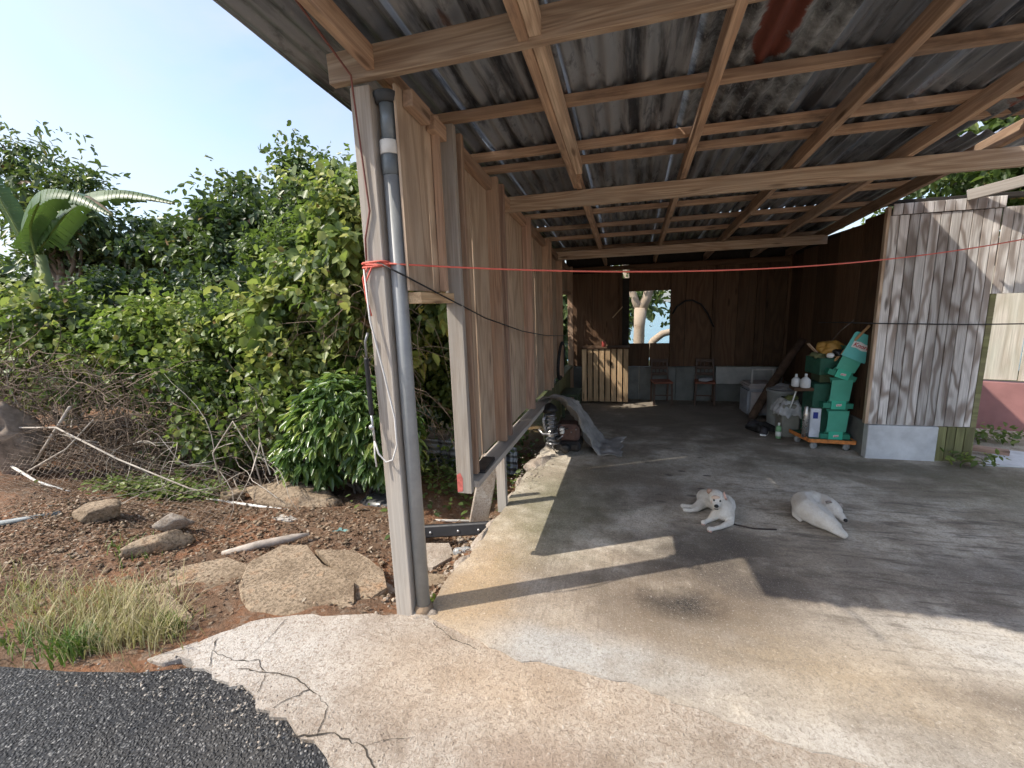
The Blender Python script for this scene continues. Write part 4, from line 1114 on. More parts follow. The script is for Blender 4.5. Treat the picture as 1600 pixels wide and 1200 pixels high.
rock_poly('broken_slab', [(-2.22, 2.50), (-1.95, 2.58), (-1.62, 2.42), (-1.50, 2.28), (-1.56, 2.14), (-1.70, 2.10), (-1.86, 2.28)], -0.10, .12, (R(1), R(4), 0), MAT['broken'], 'rounded tan broken slab nearest the timber post', 'concrete slab', 5, group=BS)
rock_poly('broken_slab', [(-3.0, 1.5), (-3.05, 1.75), (-2.75, 1.84), (-2.42, 1.72), (-2.25, 1.56), (-2.5, 1.45)], -0.045, .1, (R(1), R(2), 0), MAT['broken'], 'broken slab half hidden in the dry grass', 'concrete slab', 6, group=BS)
rock_poly('flat_stone', [(-1.62, 2.72), (-1.62, 2.98), (-1.38, 3.05), (-1.30, 2.92), (-1.38, 2.72)], -0.24, .07, (R(3), R(4), 0), MAT['apron'], 'pale flat stone below the black strip behind the post', 'stone', 7)
rock_poly('flat_stone', [(-1.58, 2.52), (-1.52, 2.63), (-1.24, 2.66), (-1.20, 2.58), (-1.36, 2.50)], -0.25, .06, (R(4), 0, 0), MAT['broken'], 'narrow brown stone just behind the metal pipe', 'stone', 8)
def boulder(name, c, rx, ry, rz, mat, label, cat, seed, rot=0, amp=.14, facet=False):
    r = random.Random(seed)
    facet = facet or name in ('stone', 'boulder', 'concrete_chunk', 'slab_edge_lump', 'edge_lump', 'root_ball')
    bm = bmesh.new()
    bmesh.ops.create_icosphere(bm, subdivisions=4, radius=1)
    ph = [(Vector((r.uniform(-1, 1), r.uniform(-1, 1), r.uniform(-1, 1))) * k, r.uniform(0, 6.28), 1 / k) for k in (1.5, 2.2, 3.5, 6, 10, 17) for _ in range(3)]
    cuts = [(Vector((r.uniform(-1, 1), r.uniform(-1, 1), r.uniform(-.6, 1))).normalized(), r.uniform(.5, .85)) for _ in range(9)] if facet else []
    for v in bm.verts:
        d = sum(math.sin(v.co.dot(a) * 2 + p) * w for a, p, w in ph) * amp * .8
        v.co *= 1 + d
        for pn, po in cuts:
            e = v.co.dot(pn) - po
            if e > 0: v.co -= pn * e * .93
        v.co = Vector((v.co.x * rx, v.co.y * ry, v.co.z * rz))
    M = Matrix.Translation(c) @ Matrix.Rotation(rot, 4, 'Z')
    return tag(bm_obj(name, bm, mat, None, M, True), label, cat)
boulder('stone', (-4.25, 2.42, .08), .24, .12, .09, MAT['broken'], 'oblong brown stone on the dirt mound', 'stone', 11, .05)
boulder('stone', (-3.85, 3.32, -.15), .16, .1, .07, MAT['broken'], 'small tan stone under the brush by the netting', 'stone', 12)
boulder('boulder', (-3.25, 3.45, -.2), .55, .25, .16, MAT['broken'], 'long low boulder in front of the glossy bush', 'boulder', 13, .05)
boulder('concrete_chunk', (-3.42, 2.28, -.06), .09, .24, .12, MAT['broken'], 'upright broken kerb chunk beside the widest slab', 'concrete chunk', 15, -.5, .22)
boulder('concrete_chunk', (-3.62, 2.52, -.02), .16, .1, .09, MAT['apron'], 'pale chunk behind the upright kerb chunk', 'concrete chunk', 16, .4, .2)
boulder('root_ball', (-6.55, 3.1, .5), .24, .2, .40, simple('rotten_wood', (.21, .165, .125), .95, var=.5, scale=9, bump=1.0), 'rotten grey tree stump at the left edge', 'stump', 18, .2, .3)
boulder('dirt_clod', (-1.6, 2.35, -.2), .1, .06, .05, MAT['apron'], 'white rubble lump under the rounded slab', 'rubble', 19)
tag(tube('driftwood_branch', [(-2.95, 2.38, -.12), (-2.75, 2.5, -.1), (-2.55, 2.66, -.1), (-2.45, 2.72, -.09)], [.02, .035, .03, .012], simple('grey_driftwood', (.36, .31, .26), .9, var=.4, scale=14), None, 8), 'grey weathered branch lying behind the broken slabs', 'branch')
pvc = simple('white_pvc', (.68, .66, .61), .5, var=.15)
greypipe = simple('grey_pvc', (.22, .24, .24), .5)
tag(tube('white_pipe', [(-4.1, 3.24, -.17), (-3.4, 3.2, -.17), (-2.75, 3.22, -.2)], .014, pvc), 'white plastic pipe lying below the long boulder', 'pipe')
tag(tube('white_pipe', [(-2.3, 3.5, -.27), (-1.9, 3.45, -.29), (-1.2, 3.62, -.32)], .014, pvc), 'white plastic pipe running behind the timber post', 'pipe')
tag(tube('white_pipe', [(-6.6, 3.05, .12), (-6.0, 2.95, .0), (-5.3, 2.9, -.08)], .014, pvc), 'white pipe at the left beside the wire netting', 'pipe')
tag(tube('grey_pipe', [(-5.0, 2.12, .04), (-4.6, 2.36, .06)], .022, greypipe), 'short grey pipe piece left of the oblong stone', 'pipe')
tag(tube('pale_branch', [(-6.3, 3.1, .1), (-5.7, 3.2, .75)], [.011, .017], TWIG2), 'thick pale branch leaning up over the netting', 'branch')
tag(tube('pale_branch', [(-6.3, 3.05, .05), (-5.8, 3.15, .3), (-5.4, 3.2, .62)], [.012, .010, .007], TWIG2), 'thin pale branch crossing the leaning one', 'branch')
tag(tube('arching_branch', [(-7.2, 3.1, .2), (-6.5, 3.1, .52), (-5.8, 3.1, .55), (-5.0, 3.1, .25), (-4.2, 3.15, -.02), (-3.9, 3.2, -.1)], [.006, .008, .009, .009, .007, .005], TWIG2), 'long pale branch arching over the netting', 'branch')
tag(tube('bent_cane', [(-3.95, 3.3, -.1), (-4.0, 3.3, .3), (-3.75, 3.35, .62), (-3.62, 3.4, .3), (-3.5, 3.35, -.1)], [.008] * 5, TWIG2), 'bent dry cane standing left of the glossy bush', 'branch')
# wire netting: a draped grid of thin wire
def netting():
    V, F = [], []
    def pt(u, v):
        x = -6.4 + 3.1 * u; y = 3.12 - .55 * v + .12 * math.sin(3 * u + 2 * v)
        z = .5 - .42 * u - (.6 - .3 * u) * v + .06 * math.sin(7 * u + 1.3) * (1 - v) + .02 * math.sin(17 * u + 9 * v)
        return Vector((x, y, max(z, float(gz(x, y)) + .012)))
    def wire(P, r_=.0015):
        o = len(V)
        for i, p in enumerate(P):
            t = (P[min(i + 1, len(P) - 1)] - P[max(i - 1, 0)]).normalized()
            s = t.cross(Vector((.2, .5, .8))).normalized(); b = t.cross(s)
            for q in range(3): V.append(tuple(p + (s * math.cos(q * 2.094) + b * math.sin(q * 2.094)) * r_))
        for i in range(len(P) - 1):
            for q in range(3): F.append((o + 3 * i + q, o + 3 * i + (q + 1) % 3, o + 3 * i + 3 + (q + 1) % 3, o + 3 * i + 3 + q))
    nu, nv = 52, 17
    for j in range(nv + 1): wire([pt(i / nu, j / nv + .006 * math.sin(i * 2.2 + j)) for i in range(nu + 1)])
    for i in range(nu + 1): wire([pt(i / nu + .003 * math.sin(j * 1.7 + i), j / nv) for j in range(nv + 1)])
    o = np_mesh('wire_netting', np.array(V), np.array(F), simple('rusty_wire', (.22, .17, .13), .6, .3, var=.3))
    tag(o, 'collapsed rusty wire netting draped over the ground at the left', 'netting')
netting()
# black rubber strip, bottle, tub, leaning slab, corrugated fence
rub = empty('rubber_strip', (-1.4, 3.2, -.2), 'black rubber bumper strip with bolts across the gap behind the post', 'rubber strip')
lumber('strip', (-1.78, 3.06, -.19), (-1.04, 3.12, -.10), .05, .1, simple('black_rubber', (.022, .022, .024), .55), rub, up=(0, .15, 1), bev=.01)
boltm = simple('bolt_metal', (.5, .5, .5), .4, .8)
for f in (.1, .3, .62, .85):
    lathe('bolt', [(.011, 0), (.011, .006), (.005, .009)], boltm, rub, Matrix.Translation((-1.78 + .74 * f, 3.033 + .06 * f, -.19 + .09 * f)) @ Matrix.Rotation(R(90), 4, 'X'), 8)
clear = NT('clear_plastic', .12, .5); clear.col((.82, .88, .9)); clear.b.inputs['Transmission Weight'].default_value = .75; clear.b.inputs['IOR'].default_value = 1.3; clear.bump(clear.noise(clear.coord(), 30, 3), .6, .01)
pb = empty('plastic_bottle', (-1.22, 2.95, -.22), 'crushed clear plastic bottle beside the slab edge', 'bottle')
BM_ = Matrix.Translation((-1.31, 2.93, -.235)) @ Matrix.Rotation(R(12), 4, 'Z') @ Matrix.Rotation(R(84), 4, 'Y')
lathe('body', [(.02, 0), (.03, .01), (.032, .05), (.028, .08), (.033, .11), (.03, .14), (.012, .175), (.011, .19)], clear.m, pb, BM_, 14)
lathe('cap', [(.013, .188), (.013, .203)], simple('bottle_cap', (.75, .78, .8), .4), pb, BM_, 12)
lean = lumber('leaning_slab', (-1.28, 3.35, -.33), (-1.13, 3.42, .40), .16, .05, MAT['apron'], None, up=(.4, -1, 0), bev=.008)
tag(lean, 'narrow concrete slab leaning under the wall sill', 'concrete slab')
tub = lathe('black_tub', [(.28, 0), (.30, .1), (.22, .16), (.05, .175)], simple('black_plastic', (.03, .03, .032), .35), None, Matrix.Translation((-2.28, 3.62, -.32)), 20, 1.0, .6)
tag(tub, 'overturned black plastic tub behind the post', 'tub')
bm = bmesh.new()
prev = None
for j in range(45):
    z = -.5 + .55 * j / 44; dy = .012 * math.sin(j / 44 * 7 * 6.283)
    row = [bm.verts.new((-2.6, 4.85 + dy, z)), bm.verts.new((-1.25, 4.75 + dy, z - .03))]
    if prev: bm.faces.new((prev[0], prev[1], row[1], row[0]))
    prev = row
o = bm_obj('corrugated_fence_sheet', bm, MAT['zinc'], None, None, True)
tag(o, 'grey corrugated metal sheet standing low behind the wall opening', 'metal sheet')
rag = boulder('white_rag', (-3.0, 3.02, -.17), .09, .05, .02, simple('dirty_rag', (.45, .41, .36), .9), 'crumpled white rag by the white pipe', 'rag', 23, .2, .4)
rag2 = boulder('teal_wrapper', (-2.35, 2.95, -.18), .06, .04, .02, simple('teal_plastic', (.18, .32, .30), .4), 'small teal plastic wrapper on the dirt', 'wrapper', 24, .2, .4)
wd = empty('weed', (-1.12, 2.14, -.2), 'small green weed sprouting behind the metal pipe', 'weed')
r = np.random.RandomState(7)
P = np.array([-1.14, 2.16, -.1]) + r.normal(size=(40, 3)) * np.array([.03, .03, .03])
V, F = leaf_verts(P, r.normal(size=(40, 3)) + np.array([0, -.3, .1]), r.normal(size=(40, 3)) * .4 + np.array([0, 0, 1]), .045 * r.uniform(.6, 1.2, 40), .75)
np_mesh('foliage', V, F, LEAF['lime'], wd, None, tint=np.repeat(r.uniform(.2, .7, 40), 6))
tube('stem', [(-1.14, 2.16, -.3), (-1.14, 2.16, -.08)], .006, TWIG, wd, 5)
# stones and rubble along the ground (countless)
def pebbles(name, n, cx, cy, sx, sy, smin, smax, mat, seed, lab, zf=None):
    r = np.random.RandomState(seed)
    base = np.array([[1, 0, 0], [-1, 0, 0], [0, 1, 0], [0, -1, 0], [0, 0, .7], [0, 0, -.7]], float)
    faces = np.array([[0, 2, 4], [2, 1, 4], [1, 3, 4], [3, 0, 4], [2, 0, 5], [1, 2, 5], [3, 1, 5], [0, 3, 5]])
    V, F = [], []
    k = 0
    for i in range(n):
        x, y = r.normal(cx, sx), r.normal(cy, sy)
        if (x > -1.12 and y > 1.7 and zf is None) or (x > -2.2 and y < 1.95 and zf is None) or (y < 1.26 and zf is None): continue
        s = r.uniform(smin, smax) ** 1.0
        z = float(gz(x, y)) + s * .2 if zf is None else zf
        a = r.uniform(0, 6.28); c, sn = math.cos(a), math.sin(a)
        b = base * r.uniform(.6, 1.3, (6, 1)) * s * np.array([1, r.uniform(.5, 1), .8])
        V.append(np.stack([x + b[:, 0] * c - b[:, 1] * sn, y + b[:, 0] * sn + b[:, 1] * c, z + b[:, 2]], 1)); F.append(faces + 6 * k); k += 1
    o = np_mesh(name, np.concatenate(V), np.concatenate(F), mat, None, None)
    tag(o, lab, 'rubble', kind='stuff')
pebbles('rubble', 700, -3.0, 2.6, 1.2, .5, .008, .035, MAT['broken'], 5, 'small stones scattered over the dirt')
pebbles('rubble', 160, -1.35, 2.8, .1, .5, .01, .04, MAT['apron'], 6, 'rubble fallen along the slab edge')
pebbles('slab_crumbs', 120, -.92, 4.2, .1, .35, .004, .016, MAT['apron'], 8, 'concrete crumbs on the slab edge near the engine', .004)
pebbles('road_grit', 420, -1.5, 1.27, .5, .07, .002, .011, MAT['apron'], 9, 'loose grit where the apron meets the asphalt', -.008)
# broken lip of the slab edge where the engine stands, and mortar at the post foot
boulder('slab_edge_lump', (-.93, 4.42, -.06), .13, .34, .10, MAT['apron'], 'rough tan concrete lump at the slab edge below the engine', 'concrete chunk', 31, .05, .12)
boulder('mortar_lump', (-1.10, 1.975, -.02), .08, .06, .04, MAT['apron'], 'lump of mortar at the foot of the pipe', 'mortar', 32, 0, .2)
for k, (x, y, s) in enumerate(((-1.03, 2.25, .05), (-1.05, 2.5, .06), (-1.03, 2.78, .07), (-1.01, 3.05, .05), (-1.0, 3.6, .05), (-.99, 3.9, .06))):
    boulder('edge_lump', (x, y, -.05), .06, s * 2.2, s, MAT['apron'], 'rough lump of broken slab edge, number of metres along the wall', 'concrete chunk', 40 + k, 0, .18)['label'] = ['crumbled slab edge lump closest to the timber post', 'crumbled slab edge lump before the black strip', 'crumbled slab edge lump by the plastic bottle', 'crumbled slab edge lump at the black strip end', 'crumbled slab edge lump past the short stud', 'crumbled slab edge lump under the sill halfway to the engine'][k]

# ------------------------------------------------------------------ pipe, cords and cables on the post
galv = NT('galvanised_pipe', .45, .5)
_v = galv.coord(); galv.col(galv.mix(galv.noise(_v, 14, 6, .7), (.19, .195, .195), (.36, .365, .36)))
_s = galv.n('ShaderNodeSeparateXYZ'); galv.put(_s.inputs[0], _v)
galv.b.inputs['Metallic'].default_value = .15
pipe = empty('metal_pipe', (-1.088, 1.985, 0), 'galvanised metal pipe standing against the timber post', 'pipe')
tube('tube', [(-1.088, 1.985, .0), (-1.086, 1.985, 1.2), (-1.082, 1.988, 2.38)], .0375, galv.m, pipe, 20)
lathe('coupling', [(.039, 0), (.0425, .004), (.0425, .085), (.039, .09)], simple('dark_zinc_coupling', (.16, .18, .19), .5, .4), pipe, Matrix.Translation((-1.082, 1.988, 2.26)), 20)
lathe('collar', [(.041, 0), (.044, .003), (.044, .055), (.041, .06)], simple('white_plastic_collar', (.72, .70, .65), .5), pipe, Matrix.Translation((-1.082, 1.988, 2.35)), 20)
lathe('upper_tube', [(.034, 0), (.034, .205)], simple('dark_zinc_pipe', (.20, .23, .25), .5, .4), pipe, Matrix.Translation((-1.080, 1.988, 2.40)), 20)
lathe('cap', [(.036, 0), (.05, .004), (.052, .018), (.056, .026), (.057, .042), (.05, .046)], simple('black_pipe_flange', (.05, .055, .06), .6), pipe, Matrix.Translation((-1.080, 1.988, 2.565)), 20)
lathe('base', [(.055, 0), (.052, .03), (.041, .05)], simple('rusty_pipe_foot', (.24, .17, .11), .8, var=.35, scale=30), pipe, Matrix.Translation((-1.088, 1.985, -.01)), 16)
redm = simple('red_cord', (.62, .13, .09), .6, var=.1)
A, B = Vector((-1.14, 1.915, 1.865)), Vector((3.9, 4.9, 2.2))
pts = [A.lerp(B, i / 40) + Vector((0, 0, -.19 * 4 * (i / 40) * (1 - i / 40))) for i in range(41)]
rope = empty('red_clothesline', tuple(A), 'red cord strung from the post across to the right wall', 'cord')
tube('line', pts, .0048, redm, rope, 6)
kn = []
for i in range(60):
    a = i * .55; kn.append((-1.175 + .062 * math.copysign(min(1, abs(math.cos(a)) * 1.3), math.cos(a)), 1.975 + .062 * math.copysign(min(1, abs(math.sin(a)) * 1.3), math.sin(a)), 1.86 + .012 * math.sin(i * .37)))
tube('knot', kn, .0055, redm, rope, 6)
tube('tail', [(-1.20, 1.915, 1.86), (-1.232, 1.91, 1.80), (-1.22, 1.905, 1.70), (-1.205, 1.91, 1.62)], .005, redm, rope, 6)
tube('tail', [(-1.18, 1.912, 1.85), (-1.228, 1.905, 1.76), (-1.21, 1.905, 1.66)], .004, redm, rope, 6)
tag(tube('brown_cord', [(-1.19, 1.0, 2.95), (-1.20, 1.45, 2.83), (-1.19, 1.893, 2.66), (-1.185, 1.915, 2.35), (-1.17, 1.917, 2.1), (-1.205, 1.917, 1.98), (-1.21, 1.917, 1.88)], .005, simple('brown_cord', (.19, .07, .055), .6), None, 6), 'thin brown cord running down the front of the post from the roof', 'cord')
bc = simple('black_cable', (.015, .014, .014), .5)
tag(tube('black_cable', [(-1.15, 1.912, 1.87), (-1.02, 1.93, 1.80), (-.955, 2.2, 1.71), (-.92, 2.8, 1.57), (-.915, 3.8, 1.42), (-.92, 5, 1.29), (-.925, 6.45, 1.18), (-.93, 7.2, 1.15)], .0045, bc, None, 6), 'thin black cable sagging along the plywood side wall', 'cable')
tag(tube('black_cable', [(1.9, 5.3, 1.36), (2.0, 5.05, 1.37), (2.3, 5.0, 1.355), (3.0, 5.0, 1.33), (4.3, 5.02, 1.32)], .006, bc, None, 6), 'black cable stretched over the grooved plank wall', 'cable')
wirem = simple('white_wire', (.62, .60, .57), .5)
wr = empty('wire_loop', (-1.2, 1.9, 1.0), 'white wire loop hanging from the red knot on the post', 'wire')
tube('wire', [(-1.220, 1.905, 1.84), (-1.210, 1.902, 1.6), (-1.160, 1.90, 1.35), (-1.120, 1.90, 1.12), (-1.120, 1.90, .98), (-1.150, 1.90, .9), (-1.190, 1.90, .885), (-1.225, 1.895, .93), (-1.242, 1.895, 1.0)], .0045, wirem, wr, 6)
tube('wire', [(-1.242, 1.895, 1.0), (-1.246, 1.893, .92), (-1.242, 1.892, .86)], .0042, wirem, wr, 6)
tb = empty('turnbuckle', (-1.245, 1.9, 1.2), 'dark metal turnbuckle hanging at the left side of the post', 'turnbuckle')
lumber('body', (-1.248, 1.9, 1.13), (-1.248, 1.9, 1.42), .022, .022, simple('dark_iron', (.035, .035, .036), .5, .6), tb, bev=.006)
tube('rod', [(-1.248, 1.9, 1.4), (-1.245, 1.9, 1.5), (-1.230, 1.905, 1.54)], .006, simple('iron_rod', (.22, .22, .22), .4, .7), tb, 8)
lathe('ring', [(.008, 0), (.014, .004), (.014, .01), (.008, .014)], boltm, tb, Matrix.Translation((-1.246, 1.893, 1.07)) @ Matrix.Rotation(R(90), 4, 'X'), 10)
tube('hook', [(-1.248, 1.9, 1.13), (-1.248, 1.9, 1.09), (-1.242, 1.895, 1.04), (-1.242, 1.895, 1.0)], .006, boltm, tb, 8)
bx_ = block('small_black_box', (-1.0, 2.60, .567), (-.91, 2.86, .592), simple('black_box', (.03, .03, .032), .4), None, .004, .05)
tag(bx_, 'flat black box lying on the wall sill', 'box')

# ------------------------------------------------------------------ back of the carport
cr = empty('slatted_crate', (-.38, 7.35, 0), 'tall wooden slatted crate standing by the back wall', 'crate')
for i in range(8):
    x = -.757 + i * .0945
    lumber('slat', (x + .04, 7.262, .03), (x + .04, 7.262, .895), .074, .016, MAT['crate'], cr, up=(0, 1, 0), bev=.002)
for z in (.07, .46, .86): lumber('crossbar', (-.755, 7.28, z), (-.015, 7.28, z), .018, .06, MAT['darkply'], cr)
lumber('side', (-.74, 7.44, .01), (-.74, 7.44, .89), .30, .016, MAT['darkply'], cr, up=(1, 0, 0)); lumber('side', (-.03, 7.44, .01), (-.03, 7.44, .89), .30, .016, MAT['darkply'], cr, up=(1, 0, 0))
block('top', (-.775, 7.24, .898), (.0, 7.6, .925), MAT['darkply'], cr)
block('back', (-.75, 7.585, .01), (-.02, 7.6, .89), MAT['recess_shade'], cr, 0)
tag(lathe('red_tin', [(.03, 0), (.032, .003), (.032, .08), (.03, .085)], simple('red_tin', (.32, .06, .05), .4), None, Matrix.Translation((-.41, 7.36, .926)), 14), 'small red tin on top of the slatted crate', 'tin')
chm = simple('dark_chair_wood', (.075, .04, .025), .5); chs = simple('red_brown_seat', (.24, .085, .05), .6)
def chair(x, y, rz, label):
    M0 = Matrix.Translation((x, y, 0)) @ Matrix.Rotation(rz, 4, 'Z')
    c = empty('wooden_chair', (x, y, 0), label, 'chair', 'chairs by the back wall')
    def W(v): return tuple(M0 @ Vector(v))
    s = lumber('seat', W((-.15, 0, .36)), W((.15, 0, .36)), .3, .03, chs, c, bev=.008)
    for sx in (-.13, .13):
        lumber('leg', W((sx * 1.08, -.14, 0)), W((sx, -.125, .345)), .028, .028, chm, c)
        lumber('leg', W((sx, .15, 0)), W((sx, .13, .345)), .028, .028, chm, c)
        lumber('back_post', W((sx, .135, .345)), W((sx * .92, .19, .70)), .026, .026, chm, c)
    for z, yy in ((.67, .187), (.56, .168), (.46, .152)):
        lumber('back_rail', W((-.12, yy, z)), W((.12, yy, z)), .018, .05, chm, c)
    for sx in (-.06, 0, .06): lumber('spindle', W((sx, .155, .46)), W((sx, .185, .66)), .014, .014, chm, c)
    lumber('stretcher', W((-.13, -.13, .16)), W((.13, -.13, .16)), .018, .018, chm, c)
    return c
chair(.50, 7.35, .15, 'wooden chair with reddish seat under the back window')
chair(1.15, 7.38, -.1, 'dark wooden chair with cloth on its seat, right of the window chair')
boulder('grey_cloth', (1.15, 7.33, .40), .10, .08, .03, simple('grey_cloth', (.36, .36, .38), .9), 'pale cloth heaped on the right chair seat', 'cloth', 51)
hs = tag(tube('black_hose', [(.66, 7.62, 1.42), (.72, 7.62, 1.53), (.85, 7.62, 1.62), (.95, 7.62, 1.625), (1.08, 7.62, 1.56), (1.18, 7.62, 1.42), (1.28, 7.62, 1.2)], .014, bc, None, 8), 'black hose arching over the back wall beside the window', 'hose')
pan = block('white_board', (1.33, 7.52, .30), (2.18, 7.60, .575), simple('off_white_board', (.42, .42, .40), .7), None, .004)
tag(pan, 'long grey white board along the foot of the back wall', 'board')
tag(lumber('pale_stick', (-.28, 7.62, 1.38), (-.12, 7.62, 1.56), .016, .016, MAT['crate'], None), 'pale stick on the back wall left of the window', 'stick')
st = empty('step_stool', (-.82, 6.35, 0), 'dark green step stool beside the mossy side wall', 'stool')
gst = simple('dark_green_wood', (.06, .075, .04), .8)
block('top', (-.96, 6.2, .32), (-.70, 6.75, .355), gst, st)
for x, y in ((-.92, 6.25), (-.74, 6.25), (-.92, 6.7), (-.74, 6.7)): block('leg', (x - .02, y - .02, 0), (x + .02, y + .02, .32), gst, st)
tyre_m = simple('tyre_rubber', (.03, .03, .03), .8)
tb_pts = [(-.955 + .02 * math.sin(a), 6.3 + .26 * math.cos(a), .83 + .26 * math.sin(a)) for a in [i * 6.283 / 28 for i in range(29)]]
tag(tube('inner_tube', tb_pts, .022, tyre_m, None, 8), 'thin black tube ring hung on the side wall under the opening', 'inner tube')
# engine on the slab edge with a tarp over its far side
eng = empty('old_engine', (-.72, 4.72, 0), 'old dismantled engine standing on the slab edge', 'engine')
met = simple('engine_metal', (.24, .23, .225), .35, .75, var=.5, scale=22); blk = simple('engine_grease', (.03, .028, .027), .45, .3, var=.4); brn = simple('engine_rust', (.11, .06, .045), .8, var=.4, scale=20)
block('sump', (-.80, 4.60, .05), (-.50, 4.92, .16), blk, eng, .03)
block('crankcase', (-.78, 4.64, .14), (-.52, 4.90, .34), brn, eng, .04)
M1 = Matrix.Translation((-.80, 4.66, .12)) @ Matrix.Rotation(R(-6), 4, 'Y')
prof = []
for i in range(8):
    z = i * .045; prof += [(.045, z), (.085 - i * .003, z + .008), (.085 - i * .003, z + .022), (.045, z + .03)]
lathe('cylinder', prof, met, eng, M1, 18)
lathe('head', [(.06, 0), (.09, .01), (.08, .05), (.04, .09), (.02, .1)], blk, eng, M1 @ Matrix.Translation((0, 0, .36)), 14)
tube('exhaust', [(-.88, 4.62, .46), (-.90, 4.6, .40), (-.885, 4.6, .30), (-.86, 4.6, .24)], .018, met, eng, 10)
tube('exhaust', [(-.95, 4.58, .30), (-.90, 4.56, .255), (-.80, 4.54, .26), (-.74, 4.54, .28)], .016, met, eng, 10)
for x, z, rr0 in ((-.66, .10, .055), (-.74, .20, .035)):
    lathe('pulley', [(rr0, 0), (rr0, .012), (rr0 * .7, .02), (rr0 * .7, .028), (rr0, .034), (rr0 * .4, .045)], blk, eng, Matrix.Translation((x, 4.6, z)) @ Matrix.Rotation(R(90), 4, 'X'), 16)
block('carburettor', (-.72, 4.56, .26), (-.67, 4.62, .33), simple('pale_metal', (.62, .62, .60), .4, .4), eng, .008)
r2 = random.Random(12)
for k in range(9):
    a = Vector((r2.uniform(-.86, -.62), 4.57 + r2.uniform(-.02, .03), r2.uniform(.1, .45)))
    tube('linkage', [a, a + Vector((r2.uniform(-.06, .06), -.02, r2.uniform(-.06, .06))), a + Vector((r2.uniform(-.1, .1), 0, r2.uniform(-.1, .1)))], .006, met if k % 2 else blk, eng, 6)
for k in range(5): lathe('bolt', [(.009, 0), (.009, .012), (.004, .014)], met, eng, Matrix.Translation((-.75 + .05 * k, 4.632, .30 - .03 * (k % 2))) @ Matrix.Rotation(R(90), 4, 'X'), 6)
# tarp
def cloth(name, f, nu, nv, mat, label, cat, th=.004):
    V = [f(i / nu, j / nv) for j in range(nv + 1) for i in range(nu + 1)]
    F = [(j * (nu + 1) + i, j * (nu + 1) + i + 1, (j + 1) * (nu + 1) + i + 1, (j + 1) * (nu + 1) + i) for j in range(nv) for i in range(nu)]
    o = mesh_obj(name, V, F, mat, None, None, True)
    md = o.modifiers.new('thickness', 'SOLIDIFY'); md.thickness = th
    return tag(o, label, cat)
def tarp_f(u, v):
    # u from the sill over the engine down to the floor; v across
    key = [(-.98, .58), (-.88, .62), (-.74, .60), (-.60, .50), (-.52, .36), (-.46, .22), (-.38, .09), (-.30, .02), (-.2, .012), (-.06, .015)]
    q = u * (len(key) - 1); i = min(int(q), len(key) - 2); g = q - i
    x = key[i][0] * (1 - g) + key[i + 1][0] * g; z = key[i][1] * (1 - g) + key[i + 1][1] * g
    y = 4.72 + .42 * v + .25 * u * v - .05 * u
    fold = .028 * math.sin(v * 11 + u * 4) * (0.35 + .65 * math.sin(min(1, u * 1.1) * math.pi)) + .014 * math.sin(v * 23 + u * 9) + .03 * float(vnoise(u * 9, v * 7, 3)) + .014 * float(vnoise(u * 26, v * 19, 4))
    return (x + fold * .9, y + .02 * math.sin(u * 13), max(.008, z + fold * .5 - .05 * v * (1 - u) + .01 * math.sin(u * 30 + v * 5) * (u > .7)))
tarpm = simple('grey_tarp', (.30, .275, .25), .95, var=.3, scale=7, bump=.5)
cloth('grey_tarp', tarp_f, 46, 26, tarpm, 'grey tarp draped from the sill over the engine down to the floor', 'tarp')

# ------------------------------------------------------------------ clutter at the right inner wall
grnf = simple('front_green_card', (.075, .36, .25), .6, var=.12, scale=5, bump=.05); grn = simple('green_card', (.03, .21, .135), .6, var=.1, scale=5, bump=.05); grn2 = simple('bright_green_card', (.05, .46, .30), .5, var=.1, bump=.05); teal = simple('teal_card', (.13, .50, .46), .5, var=.08, bump=.03); dgrn = simple('dark_green_card', (.025, .10, .065), .7)
whitep = simple('white_print', (.75, .75, .72), .5, var=.05); redp2 = simple('red_print', (.55, .05, .05), .5)
cartm = simple('orange_cart_edge', (.55, .20, .05), .6, var=.4, scale=20); whl = simple('grey_wheel', (.30, .30, .30), .6)
cart = empty('flat_dolly', (2.08, 5.38, 0), 'low orange edged dolly carrying the green display stand', 'dolly')
prism('deck', [(1.80, 5.58), (1.88, 5.22), (2.29, 5.19), (2.29, 5.72)], .095, .118, dgrn, cart, bev=.004)
for a, b in (((1.80, 5.58), (1.88, 5.215)), ((1.88, 5.215), (2.295, 5.185)), ((2.295, 5.19), (2.295, 5.72))): lumber('edge', (*a, .107), (*b, .107), .014, .04, cartm, cart)
for x, y in ((1.86, 5.50), (1.94, 5.27), (2.24, 5.25), (2.22, 5.65)):
    w = lathe('wheel', [(.012, -.014), (.036, -.012), (.04, 0), (.036, .012), (.012, .014)], whl, cart, Matrix.Translation((x, y, .04)) @ Matrix.Rotation(R(90), 4, 'X') @ Matrix.Rotation(R(20), 4, 'Y'), 16)
    block('fork', (x - .008, y - .025, .05), (x + .008, y + .025, .096), whl, cart, .002)
ds = empty('display_stand', (2.15, 5.28, .12), 'tall green cardboard display stand with a tilted teal header card', 'display stand')
DM = Matrix.Translation((2.14, 5.27, .12))
def dpoly(name, poly, y, th, mat, parent, tiltM=None):
    """card cut from an outline in x,z facing the viewer side (-y)"""
    bm = bmesh.new()
    a = [bm.verts.new((x, y, z)) for x, z in poly]; b = [bm.verts.new((x, y + th, z)) for x, z in poly]
    n = len(poly)
    bm.faces.new(a); bm.faces.new(b[::-1])
    for i in range(n): bm.faces.new((a[i], a[(i + 1) % n], b[(i + 1) % n], b[i]))
    return bm_obj(name, bm, mat, parent, (DM @ tiltM) if tiltM else DM)
